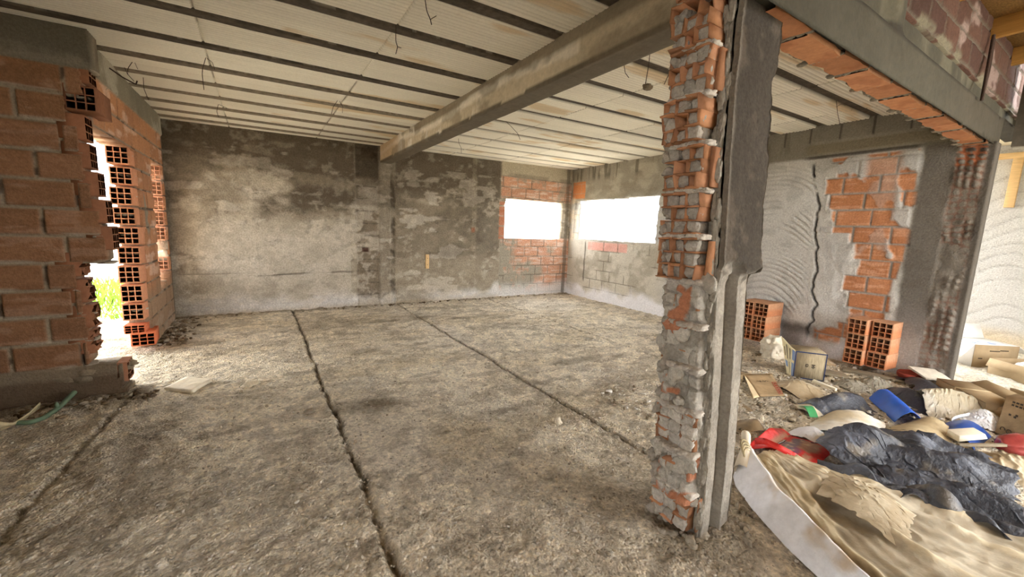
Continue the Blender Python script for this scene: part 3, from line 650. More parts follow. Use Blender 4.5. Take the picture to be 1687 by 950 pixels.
def bcol(V):
    n = fbm(V, 2.2, 5, 171); c = np.tile(S(194, 180, 156), (len(V), 1)) * (.82 + .36 * n)[:, None]
    side = V[:, 0] < 1.95
    z = V[:, 2]; y = V[:, 1]
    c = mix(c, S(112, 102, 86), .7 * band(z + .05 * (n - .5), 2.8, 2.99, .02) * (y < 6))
    wl_ = np.abs(z - 2.79 - .03 * np.sin(y * 2.2)); c = mix(c, S(222, 214, 200), .85 * (1 - sm(.012, .05, wl_ + .06 * (fbm(V, 6, 3, 172) - .5))) * (y > 2.3) * side)
    c = mix(c, S(226, 220, 208), .8 * sm(.56, .62, fbm(V * (1, 1.6, .5), 3.2, 4, 173)) * band(y, 3.9, 6.6, .2) * side)
    c = mix(c, S(190, 158, 120), .6 * sm(6.2, 7.0, y) * side)
    bt = z < 2.64; c = mix(c, S(74, 67, 57), .85 * bt * sm(.35, .5, fbm(V, 1.7, 4, 174) + .14)); c = mix(c, S(120, 108, 92), .5 * side * sm(.54, .62, fbm(V * (1, 1, 2), 3, 4, 175)))  # underside painted darker: damp stain plus shade put into the colour
    return c
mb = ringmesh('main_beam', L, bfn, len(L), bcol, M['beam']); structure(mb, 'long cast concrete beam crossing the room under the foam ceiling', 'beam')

LZ = 2.535
pr2 = profile(1.02, 1.21, LZ, 2.99, 8, 16)
L2 = np.arange(1.82, 7.9, .03)
def lfn(t):
    p = np.stack([0 * pr2[:, 0] + t, pr2[:, 0], pr2[:, 1] + .02 * (t - 2) / 4], -1)
    n = fbm(p, 4, 4, 180) - .5; p += .02 * n[:, None] * (0, 1, 1)
    p[:, 1] += .05 * ((p[:, 2] > 2.79) & (p[:, 1] < 1.1)) * (1 - math.exp(-((t - 3.35) / .12) ** 4))
    p[:, 2] -= .04 * ((p[:, 1] < 1.04) & (p[:, 2] < LZ + .05))
    if t > 6.42: p[:, 2] = np.maximum(p[:, 2], 2.8 + .02 * n)
    return p
def lcol(V):
    n = fbm(V, 2, 5, 181); c = np.tile(S(68, 65, 55), (len(V), 1)) * (.65 + .7 * n)[:, None]
    c = mix(c, S(102, 98, 82), .6 * sm(.5, .62, fbm(V * (1, 1, .5), 4, 4, 182)) * (V[:, 2] > 2.78)); c = mix(c, S(46, 43, 37), .8 * band(V[:, 2] + .02 * (n - .5), 2.76, 2.81, .012))
    c = mix(c, S(70, 64, 54), .6 * sm(4.2, 5.2, V[:, 0]) * (1 - sm(2.75, 2.85, V[:, 2])))
    return c
lb = ringmesh('lintel_beam', L2, lfn, len(L2), lcol, M['beam']); structure(lb, 'dark concrete lintel spanning from the column to the broken pier', 'beam')
acc = Acc(); x = 1.98; k = 0
acm = Acc()
while x < 6.15:
    w = R_.uniform(.3, .42); w = min(w, 6.2 - x); na, nb_ = 14, 9
    A, B = np.meshgrid(np.linspace(x, x + w - .018, na), np.linspace(0, 1, nb_), indexing='ij')
    y1 = 1.215 + .05 * (fbm(np.stack([A, 0 * A, 0 * A], -1), 9, 3, 190) - .4); y0 = 1.05 + .03 * (fbm(np.stack([A, 0 * A, 0 * A], -1), 7, 3, 191) - .5) + .03 * R_.random()
    Y = y0 + (y1 - y0) * B; Z = LZ + .02 * (A - 2) / 4 - .018 - .006 * fbm(np.stack([A, Y, 0 * A], -1), 12, 3, 192) - .01 * (k % 2)
    lo = np.stack([A, Y, Z], -1).reshape(-1, 3); q = grid_q(na, nb_).reshape(-1, 4)
    c = BR[k % 5] * R_.uniform(.95, 1.2); cc = mix(np.tile(c, (len(lo), 1)), S(120, 58, 34), .5 * sm(.5, .6, fbm(lo, 9, 3, 193))); cc = mix(cc, S(188, 126, 86), .4 + 0 * lo[:, 0])
    acc.add(lo, q, cc); acc.add(np.concatenate([lo[::nb_][::1], lo[::nb_] + (0, 0, .03)]), np.array([[i, i + 1, i + 1 + na, i + na] for i in range(na - 1)]), c)
    acc.add(np.concatenate([lo[nb_ - 1::nb_], lo[nb_ - 1::nb_] + (0, 0, .03)]), np.array([[i, i + 1, i + 1 + na, i + na] for i in range(na - 1)]), c * .9)
    for s in range(5):
        V, Q = lump((x + w - .008, y0.mean() + .02 + s * .042, LZ + .02 * (x - 2) / 4 - .012), (.014, .03, .014), 400 + k * 7 + s, 3, .6); acm.add(V, Q, S(150, 142, 128))
    x += w; k += 1
acc.build('brick_soffit', M['brick'], lb)
for s in range(30):
    V, Q = lump((R_.uniform(2.1, 6), 1.21 + R_.uniform(-.01, .03), LZ + .01), (.06, .03, .02), 470 + s, 3, .6); acm.add(V, Q, S(140, 133, 120))
acm.build('soffit_mortar', M['mortar'], lb, True)
# brick wall above the lintel
us = np.arange(2.4, 8.2, .02); vs = np.arange(2.93, 3.55, .0125)
U, Vv = np.meshgrid(us, vs, indexing='ij'); P = np.stack([U, 0 * U + 1, Vv], -1); n4 = fbm(P, 3.4, 4, 200); n3 = fbm(P, 9, 3, 201)
inb, rnd, row, cb, fv = brickpat(U, Vv, .2, .36, v0=2.96, seed=23, joint=.018)
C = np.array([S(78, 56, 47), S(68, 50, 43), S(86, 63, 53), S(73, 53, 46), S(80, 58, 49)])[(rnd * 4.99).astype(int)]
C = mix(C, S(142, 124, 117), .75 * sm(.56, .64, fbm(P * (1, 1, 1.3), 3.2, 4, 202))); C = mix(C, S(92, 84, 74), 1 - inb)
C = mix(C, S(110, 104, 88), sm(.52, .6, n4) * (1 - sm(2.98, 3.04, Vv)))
cm = 1 - sm(3.32, 3.4, U + .05 * (n3 - .5)); C = mix(C, S(96, 90, 78), cm)
Hh = .014 * inb + .016 * (n3 - .5)
keep = np.ones((len(us) - 1, len(vs) - 1), bool)
wa = slab('wall_upper', us, vs, lambda u, v, d: np.stack([u, 1.06 - d, v], -1), Hh, C, keep, .16, M['wallfine'])
structure(wa, 'dark smeared brickwork standing on top of the lintel', 'wall')
# continuation of the tie beam towards the other side, and the enclosing walls of the near room
o = box_obj('trim_1', -4, 1.8, 1.02, 1.21, 2.55, 3.5, M['beam'], None, 0, S(130, 122, 108)); structure(o, 'concrete tie beam closing the ceiling edge overhead', 'beam')

# ------------------------------------------------------------------ timber roof over the near room
o = box_obj('roof_panel', -4, 6.7, -2.6, 1.05, 3.46, 3.48, M['osb'], None); structure(o, 'strand board roof deck on timber joists', 'roof')
for x in (-3, -2.1, -1.2, -.3, .6, 1.5, 2.4, 3.4, 4.45, 5.47, 6.4):
    box_obj('roof_joist', x, x + .05, -2.6, 1.05, 3.3, 3.46, M['joistwood'], o, .002)
o = box_obj('wall_rear', -4.1, 3.2, -2.75, -2.6, -.05, 3.46, M['mortar'], None, 0, S(170, 160, 144)); structure(o, 'rendered wall closing the near room behind', 'wall')
o = box_obj('wall_near', -4.1, -4.0, -1.3, 4.7, -.05, 3.46, M['mortar'], None, 0, S(170, 160, 144)); structure(o, 'rendered side wall of the near room', 'wall')
o = box_obj('trim_3', 6.7, 6.85, -2.6, .98, 2.55, 3.5, M['beam'], None, 0, S(130, 122, 108)); structure(o, 'concrete edge beam of the near room', 'beam')
o = box_obj('wall_yard_blocker', 6.85, 9.4, -1.45, -1.3, -.05, 3.4, M['mortar'], None, 0, S(170, 160, 144)); structure(o, 'added unseen wall cutting the light at the yard end', 'wall')  # out of view, added to lower the light in the yard
o = box_obj('wall_light_block', -2.35, -2.2, .6, 4.5, -.05, 3.46, M['mortar'], None, 0, S(150, 140, 124)); structure(o, 'added unseen wall keeping light off the shaded brickwork', 'wall')  # unseen wall, added to block light from the front wall
# ------------------------------------------------------------------ plastered wall across the yard
us = np.arange(-1.2, 3.6, .03); vs = np.arange(-.1, 3.5, .02)
U, Vv = np.meshgrid(us, vs, indexing='ij'); P = np.stack([0 * U + 9.4, U, Vv], -1); n4 = fbm(P, 2.4, 4, 210)
w = Vv * 5 + .9 * np.sin(U * 4.2) + 2.4 * (fbm(P, 1.1, 3, 211) - .5); wv = (1 - sm(0, .1, np.abs(w - np.round(w)))) * sm(.35, .5, fbm(P, 2.5, 3, 212))
C = np.tile(S(196, 194, 190), U.shape + (1,)) * (.92 + .16 * n4)[..., None]; C = mix(C, S(150, 147, 142), .5 * wv); C = mix(C, S(206, 186, 150), .7 * (1 - sm(.2, .5, Vv + .2 * n4)))
keep = np.ones((len(us) - 1, len(vs) - 1), bool)
we = slab('wall_yard', us, vs, lambda u, v, d: np.stack([9.4 - d + 0 * u, u, v], -1), -.012 * wv + .03 * (n4 - .5), C, keep, .15, M['wallfine'])
structure(we, 'bright yard wall of pale render combed with wavy trowel lines', 'wall')
o = box_obj('trim_2', 7.15, 9.4, -5, 3.6, 3.0, 3.06, M['foam'], None, 0, S(214, 204, 178)); structure(o, 'pale eave soffit along the yard wall', 'eave')
# timber header and post leaning against it
fr = empty('timber_header', (9.372, 1.27, 2.1)); tag(fr, 'raw timber header with a short post on the bright yard wall', 'timber header')
o = box_obj('crosspiece', -.03, .03, -.9, .9, .70, .78, M['wood'], fr, .003)
o = box_obj('post', -.03, .03, -.05, .05, .0, .70, M['wood'], fr, .003)

# ------------------------------------------------------------------ the column
def FYz(z): return 1.01 + .11 * sm(0, 2.4, z) * 1.0
def XRz(z): return np.where(z > 1.33, 2.135, 2.035 + .02 * z)
zs = np.arange(-.04, 2.96, .008)
xs = np.linspace(0, 1, 46)
A, Z = np.meshgrid(xs, zs, indexing='ij')
col_root = None
def col_face(name, which):
    P0 = np.stack([A * .3 + (5 if which == 'back' else 0), 0 * A + (3 if which == 'right' else 0), Z], -1)
    n = fbm(P0, 7, 4, 220) - .5; n2 = fbm(P0, 28, 3, 221) - .5
    up = sm(1.30, 1.37, Z + .09 * (fbm(P0, 9, 3, 222) - .5) * 2 )
    xr = XRz(Z) + .03 * n + up * .035 * (fbm(P0 * (0, 0, 1), 9, 4, 223) - .5) * 2
    x0 = 1.80
    if which == 'front':
        X = x0 + (xr - x0) * A; t = A
        yy = FYz(Z) + .010 * n + .006 * n2
        yy = yy - .028 * up
        low = 1 - up
        yy = yy + low * (.032 * band(t, .3, .56, .02)) - low * .014 * band(t, .56, .68, .02)     # the recessed strip and its ridge
        yy = yy - .02 * np.exp(-((Z - 1.33) / .035) ** 2) * (fbm(P0, 16, 3, 224))
        yy = np.where((A < .02) | (A > .98), yy + .02, yy)
        V = np.stack([X, yy, Z], -1)
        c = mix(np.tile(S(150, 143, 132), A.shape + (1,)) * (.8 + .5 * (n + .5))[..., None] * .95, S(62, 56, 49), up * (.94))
        c = c * (.84 + .3 * fbm(P0 * (1, 1, .35), 10, 4, 225))[..., None]
        c = mix(c, S(122, 115, 103), low * band(t, .3, .56, .02) * .5); c = mix(c, S(178, 170, 156), low * .5 * sm(.56, .68, fbm(P0, 12, 3, 226)))
        c = mix(c, S(150, 142, 130), up * .5 * (1 - sm(.02, .1, t + .06 * n)))
        c = mix(c, S(112, 102, 90), up * .4 * sm(.56, .7, fbm(P0, 6, 4, 227)))
    elif which == 'right':
        Y = FYz(Z) + (1.24 - FYz(Z)) * A
        V = np.stack([xr + .012 * n2 - .02 * (A > .9), Y - .028 * up * (1 - A), Z], -1); c = np.tile(S(118, 110, 98), A.shape + (1,)) * (.8 + .4 * (n + .5))[..., None]
    elif which == 'back':
        X = x0 + (xr - x0) * A
        V = np.stack([X, 1.24 + .012 * n, Z], -1); c = np.tile(S(130, 122, 110), A.shape + (1,))
    else:
        Y = FYz(Z) + (1.24 - FYz(Z)) * A
        V = np.stack([x0 - .02 * (n + .3), Y, Z], -1); c = np.tile(S(138, 132, 122), A.shape + (1,)) * (.8 + .4 * (n + .5))[..., None]
    return V.reshape(-1, 3), grid_q(*A.shape).reshape(-1, 4), c.reshape(-1, 3)
acc = Acc()
for w in ('front', 'right', 'back', 'left'): acc.add(*col_face('c', w))
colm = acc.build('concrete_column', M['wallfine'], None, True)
structure(colm, 'battered concrete column with torn brick toothing down one side', 'column')
# torn hollow blocks still bonded to its side
rs = np.random.RandomState(5)
ab, am = Acc(), Acc()
zc = .05; k = 0
while zc < 2.95:
    hgt = .185; y0 = FYz(zc + .1) + .035; up = zc > 1.25
    nrow, ncol = 3, 3
    yext = .2 if zc < .6 else .185
    xout = 1.80 - (.115 if up else .085) - rs.uniform(0, .03)
    shift = rs.uniform(-.012, .012)
    if .9 < zc < 1.3: pass
    cw, chh = yext / ncol, hgt / nrow
    # the clay webs: thin torn plates between the ducts
    pw = .92 if up else (.95 if zc < .2 else (.6 if .38 < zc < .6 else .12))
    for j in range(nrow + 1):
        zz = zc + j * chh
        for i in range(ncol):
            if rs.rand() < pw * (1 if 0 < j < nrow else .95):
                ya, yb = y0 + i * cw + shift, y0 + (i + 1) * cw + shift + .004
                xo = xout + rs.uniform(-.016, .02) + (.024 if not up else 0); V = boxv(xo, 1.81, ya, yb, zz - .0045, zz + .0045)
                V[:, 0] += np.where(V[:, 0] < 1.78, rs.uniform(-.014, .014, 8), 0); V[:, 2] += rs.uniform(-.004, .004, 8)
                ab.add(V, BQ, BR[rs.randint(5)] * rs.uniform(.95, 1.25))
    for i in range(ncol + 1):
        yy = y0 + i * cw + shift
        for j in range(nrow):
            if rs.rand() < pw * .85:
                za, zb = zc + j * chh, zc + (j + 1) * chh
                xo = xout + rs.uniform(-.014, .022) + (.024 if not up else 0); V = boxv(xo, 1.81, yy - .0045, yy + .0045, za, zb)
                V[:, 0] += np.where(V[:, 0] < 1.78, rs.uniform(-.014, .014, 8), 0); V[:, 1] += rs.uniform(-.004, .004, 8)
                ab.add(V, BQ, BR[rs.randint(5)] * rs.uniform(.95, 1.25))
    if up and k % 2 == 0 or zc < .2:      # smooth outer face of the block turned to the room
        V = boxv(xout + .055, 1.812, y0 - .028, y0 - .016, zc + .004, zc + hgt - .006); V[:, 0] += np.where(V[:, 0] < 1.79, rs.uniform(-.01, .02, 8), 0)
        ab.add(V, BQ, BR[rs.randint(5)] * 1.15)
    # mortar keyed into the ducts
    for j in range(nrow):
        for i in range(ncol):
            if up and rs.rand() < (.12 if zc < 2.3 else .45): continue
            if not up and not (zc < .2 or .38 < zc < .6): continue
            r = (.022, cw * .5, chh * .5) if up else (.024, cw * .56, chh * .56)
            xo = xout + (.036 if up else .042) + rs.uniform(-.01, .016)
            V, Q = lump((xo, y0 + (i + .5) * cw + shift + rs.uniform(-.004, .004), zc + (j + .5) * chh + rs.uniform(-.004, .004)), np.array(r) * rs.uniform(.86, 1.08), 500 + k * 11 + j * 3 + i, 6, .5, .45)
            g_ = rs.uniform(.82, 1.12); am.add(V, Q, (S(186, 179, 168) if not up else S(172, 165, 154)) * g_)
            V = boxv(xo + .015, 1.81, y0 + i * cw + shift + .006, y0 + (i + 1) * cw + shift - .006, zc + j * chh + .006, zc + (j + 1) * chh - .006); am.add(V, BQ, S(150, 142, 130))
    # bed joint
    for s in range(7):
        V, Q = lump((xout + .03 + rs.uniform(0, .03), y0 - .01 + yext * (s + .5) / 7, zc + hgt + .011), (.04, .026, .014), 900 + k * 7 + s, 5, .5, .5); am.add(V, Q, S(196, 188, 176) * rs.uniform(.85, 1.08))
    # splashed mortar over the lower part
    if not up:
        for s in range(5):
            V, Q = lump((xout + .045 + rs.uniform(-.008, .012), y0 + rs.uniform(-.03, yext + .01), zc + rs.uniform(0, .2)), (.022, rs.uniform(.02, .05), rs.uniform(.02, .06)), 1200 + k * 31 + s, 5, .7); am.add(V, Q, S(186, 180, 168) * rs.uniform(.85, 1.1))
    # ragged mortar edge against the concrete
    for s in range(6):
        V, Q = lump((1.795 + rs.uniform(-.02, .008), y0 - .02 + rs.uniform(-.012, .014), zc + rs.uniform(0, .2)), (.014, .014, .05), 1600 + k * 13 + s, 6, .8); am.add(V, Q, S(150, 143, 131) * rs.uniform(.85, 1.1))
    for s in range(5):
        V, Q = lump((xout + .06 + rs.uniform(-.03, .04), y0 + yext + rs.uniform(-.01, .014), zc + rs.uniform(0, .2)), (.04, .02, .03), 1900 + k * 13 + s, 5, .8); am.add(V, Q, S(170, 162, 150) * rs.uniform(.85, 1.1))
    zc += hgt + .024; k += 1
yy = np.linspace(0, 1, 44); zz = np.arange(.2, 1.36, .0055)
A, Z = np.meshgrid(yy, zz, indexing='ij'); Y = FYz(Z) + .02 + A * .225; Pm = np.stack([0 * A, Y, Z], -1)
nm = fbm(Pm, 9, 4, 620); nf = fbm(Pm, 30, 4, 621); cellz = (Z - .05) / .0655; celly = (A - .03) / .3
wz = cellz + .35 * (fbm(Pm, 12, 3, 622) - .5); wy = celly + .25 * (fbm(Pm, 12, 3, 623) - .5)
dc = np.maximum(np.abs(wz - np.floor(wz) - .5), np.abs(wy - np.floor(wy) - .5)); cells = (1 - sm(.32, .5, dc)) * sm(.38, .55, fbm(Pm, 6, 3, 624))
Xm = 1.742 - .018 * cells - .05 * (nm - .5) - .014 * (nf - .5) + .05 * sm(.86, 1, A) + .045 * (1 - sm(0, .1, A)) + .04 * sm(1.28, 1.36, Z) - .02 * (1 - sm(.2, .4, Z))
Cm = np.tile(S(182, 176, 165), A.shape + (1,)) * (.74 + .5 * nf)[..., None]; Cm = mix(Cm, S(126, 119, 108), .6 * (1 - cells) * sm(.45, .6, fbm(Pm, 14, 3, 625)))
bp_ = sm(.585, .61, fbm(Pm * (1, 1, .8), 8.5, 3, 627)); Cm = mix(Cm, S(182, 118, 84), .9 * bp_); Xm = Xm - .008 * bp_
mesh_np('rough_mortar', np.stack([Xm, Y, Z], -1).reshape(-1, 3), grid_q(*A.shape).reshape(-1, 4), M['mortar'], colm, Cm.reshape(-1, 3))
ab.build('torn_brick', M['brick'], colm)
am.build('mortar_key', M['mortar'], colm, True)
acc = Acc()
for s in range(46):
    a = rs.uniform(0, 6.28); rr = rs.uniform(.13, .3)
    V, Q = lump((1.93 + rr * math.cos(a), 1.12 + rr * .8 * math.sin(a), rs.uniform(-.01, .02)), rs.uniform(.008, .032, 3), 2200 + s, 4, .8); acc.add(V, Q, S(168, 158, 142) * rs.uniform(.75, 1.2))
tag(acc.build('rubble', M['mortar'], None, True), 'grey mortar rubble broken off around the column foot', 'rubble', kind='stuff')

# ------------------------------------------------------------------ loose gravel on the screed
acc = Acc(); rs = np.random.RandomState(3); V0, Q0 = qsphere(2); ng = 0
while ng < 6500:
    x, y = rs.uniform(-2, 5.9), rs.uniform(.1, 6.5)
    d = math.hypot(x, y)
    if rs.rand() > math.exp(-d / 2.0) * 1.6 + .03: continue
    if 1.66 < x < 2.2 and 1.0 < y < 1.3: continue
    if x < -1 and y > 4.2: continue
    r = rs.uniform(.003, .0085) * (1 + .5 * (rs.rand() > .93))
    V = V0 * (1 + .35 * rs.uniform(-1, 1, (len(V0), 1))) * r * rs.uniform(.7, 1.3, 3) * (1, 1, .7); V = turned(V, rs.uniform(0, 6)) + (x, y, r * .35 + .004)
    c = [S(184, 172, 152), S(164, 152, 134), S(204, 196, 182), S(150, 138, 120), S(190, 174, 148)][rs.randint(5)]
    acc.add(V, Q0, c * rs.uniform(.8, 1.15)); ng += 1
gv = acc.build('gravel', M['gravel'], None, True); tag(gv, 'small grey gravel scattered loose over the screed floor', 'gravel', kind='stuff')
acc = Acc()
for k in range(1500):
    x = rs.uniform(2.6, 6.1); y = rs.uniform(.3, 2.6)
    r = rs.uniform(.004, .016) * (1 + .8 * (rs.rand() > .93))
    V = V0 * (1 + .4 * rs.uniform(-1, 1, (len(V0), 1))) * r * rs.uniform(.6, 1.5, 3) * (1, 1, .6); V = turned(V, rs.uniform(0, 6)) + (x, y, r * .4 + .012)
    acc.add(V, Q0, [S(206, 200, 190), S(150, 138, 118), S(122, 108, 88), S(186, 176, 158)][rs.randint(4)] * rs.uniform(.8, 1.1))
tag(acc.build('litter', M['gravel'], None, True), 'chips of mortar and pale crumbs strewn under the rubbish', 'crumbs', kind='stuff')
acc = Acc()
for k in range(420):
    t = rs.rand()
    if t < .5: x, y = -1.06 + abs(rs.normal(0, .16)), rs.uniform(6.0, 7.6)
    elif t < .8: x, y = rs.uniform(-1.6, -.8), 4.42 - abs(rs.normal(0, .12))
    else: x, y = rs.uniform(-1, 5.9), 7.62 - abs(rs.normal(0, .06))
    r = rs.uniform(.006, .028)
    V = V0 * (1 + .4 * rs.uniform(-1, 1, (len(V0), 1))) * r * rs.uniform(.6, 1.5, 3) * (1, 1, .6); V = turned(V, rs.uniform(0, 6)) + (x, y, r * .3 + .008)
    acc.add(V, Q0, [S(120, 104, 82), S(88, 72, 54), S(160, 150, 134)][rs.randint(3)])
tag(acc.build('debris', M['gravel'], None, True), 'earthy crumbs and mortar bits swept along the foot of the walls', 'debris', kind='stuff')
# grass and straw outside the broken doorway
acc = Acc()
for k in range(2600):
    x, y = rs.uniform(-4.2, -1.6), rs.uniform(8.2, 12.5)
    h = rs.uniform(.06, .3) * (1 if y > 9 else .5); a = rs.uniform(0, 6.28); w = .012
    dx, dy = math.cos(a), math.sin(a); b = rs.uniform(-.1, .1, 2)
    V = np.array([[x - dx * w, y - dy * w, -.07], [x + dx * w, y + dy * w, -.07], [x + dx * w * .6 + b[0] * .4, y + dy * w * .6 + b[1] * .4, h * .6 - .07], [x + b[0], y + b[1], h - .07]])
    acc.add(V, np.array([[0, 1, 2, 3]]), S(120, 158, 52))
tag(acc.build('grass', M['grass'], None), 'green weeds growing on the ground beyond the broken doorway', 'grass', kind='stuff')

# ------------------------------------------------------------------ hollow block stacks
HS = hollow(.39, .186, .178)
def hollow_block(loc, rz, label, group, parent=None, tint=1):
    V = HS[0].copy(); V = V + np.array([[R_.uniform(-.0012, .0012) for _ in range(3)] for _ in V])
    # combed ridges on the long faces are in the clay's relief; top is dusty
    c = np.tile(S(188, 124, 86) * tint, (len(V), 1)); c = mix(c, S(170, 148, 120), .4 * (V[:, 2] > .085))
    o = mesh_np('hollow_brick', V, HS[1], M['brick'], None, c, False); o.location = loc; o.rotation_euler = (0, 0, rz)
    b = o.modifiers.new('b', 'BEVEL'); b.width = .0016; b.segments = 1; b.limit_method = 'ANGLE'
    tag(o, label, 'brick', group); return o
wA = ['lowest', 'middle', 'topmost']
for c_ in range(2):
    for l_ in range(3):
        hollow_block((5.99 + R_.uniform(-.012, .012), 2.775 + .194 * c_, .09 + .1795 * l_ + .012), R_.uniform(-.03, .03),
            f'{wA[l_]} hollow brick in the ' + ('fully visible' if c_ == 0 else 'half hidden') + ' tier of the stack behind the column', 'hollow bricks stacked behind the column', tint=R_.uniform(.88, 1.08))
for c_ in range(2):
    for l_ in range(3):
        hollow_block((6.155 + (.0 if c_ == 0 else -.05) + R_.uniform(-.012, .012), 1.535 + .205 * c_, .09 + .1795 * l_ - .005), -.06 + R_.uniform(-.03, .03),
            f'{wA[l_]} hollow brick, tier ' + ('next to' if c_ == 0 else 'farther from') + ' the broken pier, stack below the raw brickwork', 'hollow bricks stacked below the raw brickwork', tint=R_.uniform(.9, 1.1))

# ------------------------------------------------------------------ wires and rods under the ceiling
def wire(pts, r, label, name='hanging_wire', cat='wire', mat='wire', extra=()):
    acc = Acc(); P = np.array(pts, float)
    t = np.linspace(0, 1, len(P)); tt = np.linspace(0, 1, 14)
    Pi = np.stack([np.interp(tt, t, P[:, i]) for i in range(3)], -1)
    acc.add(*tube(Pi, r), np.array((.1, .08, .07)))
    for e in extra: acc.add(*tube(np.array(e, float), r * .8), np.array((.1, .08, .07)))
    o = acc.build(name, M[mat], None, True); tag(o, label, cat, 'tie wires hanging from the ceiling' if cat == 'wire' else None); return o
def hang(px, label, r=.0028, extra=(), **kw):
    top = at_ceil(*px[0]); pts = [top + Vector((0, 0, .03))] + [at(x, y, 1, top.y) for x, y in px[1:]]
    ex = [[at(x, y, 1, top.y) for x, y in e] for e in extra]
    return wire(pts, r, label, extra=ex, **kw)
hang([(222, 103), (211, 112), (210, 122), (221, 134)], 'forked wire twig on the ceiling close to the bent rod', extra=[[(210, 122), (205, 111)], [(222, 103), (227, 114)]])
hang([(236, 127), (237, 146), (245, 165)], 'short straight wire hanging beside the forked twig', extra=[[(240, 158), (247, 163)]])
hang([(341, 96), (334, 112), (333, 122), (336, 148)], 'long looped wire hanging across three joists with a barb', extra=[[(335, 135), (324, 133)], [(341, 96), (350, 103), (354, 115)]])
hang([(361, 172), (357, 183), (360, 193)], 'wire with a dark torn hole beside it at a foam joint', extra=[[(360, 172), (367, 175), (374, 178)]])
hang([(652, 41), (652, 68), (655, 77), (652, 89)], 'twisted wire with a split tail hanging from the second long joist', extra=[[(655, 77), (661, 79)]])
hang([(699, 0), (703, 18), (709, 32), (711, 41)], 'wire hanging at the top edge of the view beside mould spots', extra=[[(709, 32), (719, 26)]])
w_ = hang([(1071, 84), (1069, 105), (1063, 140)], 'wire with a lump of mortar dangling near the column')
p_ = at(1066, 143, 1, at_ceil(1071, 84).y)
V, Q = lump((0, 0, 0), (.045, .03, .022), 7, 5, .6); m_ = mesh_np('mortar_lump', V + np.array(p_), Q, M['mortar'], w_, S(120, 108, 92)); 
hang([(1113, 70), (1112, 95), (1104, 118), (1094, 139)], 'long slack wire hanging nearest to the torn column side')
hang([(1027, 108), (1030, 120), (1036, 128)], 'short curved wire just past the main beam')
hang([(755, 228), (756, 236), (760, 244), (760, 253)], 'kinked wire close to the back wall past the beam')
hang([(829, 200), (842, 208), (853, 220), (857, 230)], 'thin slanting wire over the middle of the far bay')
hang([(559, 166), (549, 176), (546, 188)], 'faint arched pair of wires at a foam seam before the beam', extra=[[(559, 166), (565, 176), (564, 186)]])
hang([(1377, 170), (1380, 187), (1384, 206)], 'wire hanging in the gap between column and pier', extra=[[(1378, 176), (1386, 171), (1393, 174)]])
p0, p1, p2 = at(180, 112, 0, -1.06), at(224, 139, 1, 5.3), at(226, 133, 1, 5.3)
wire([p0, p0.lerp(p1, .5) + Vector((0, 0, -.01)), p1, p2], .006, 'bent reinforcing rod sticking out of the tie beam above the doorway', 'rebar', 'rod', 'steel')
a_, b_ = Vector((5.44, 1.02, 3.31)), Vector((5.27, .985, 2.74))
wire([a_, a_.lerp(b_, .5), b_], .012, 'dark rod hanging down the face of the lintel under the roof joist', 'rebar', 'rod', 'steel')
wire([a_ + Vector((.05, 0, 0)), a_.lerp(b_, .5) + Vector((.02, -.01, 0)), b_ + Vector((.02, 0, .03))], .006, 'thinner tie rod wired alongside the hanging rod', 'rebar', 'rod', 'steel')

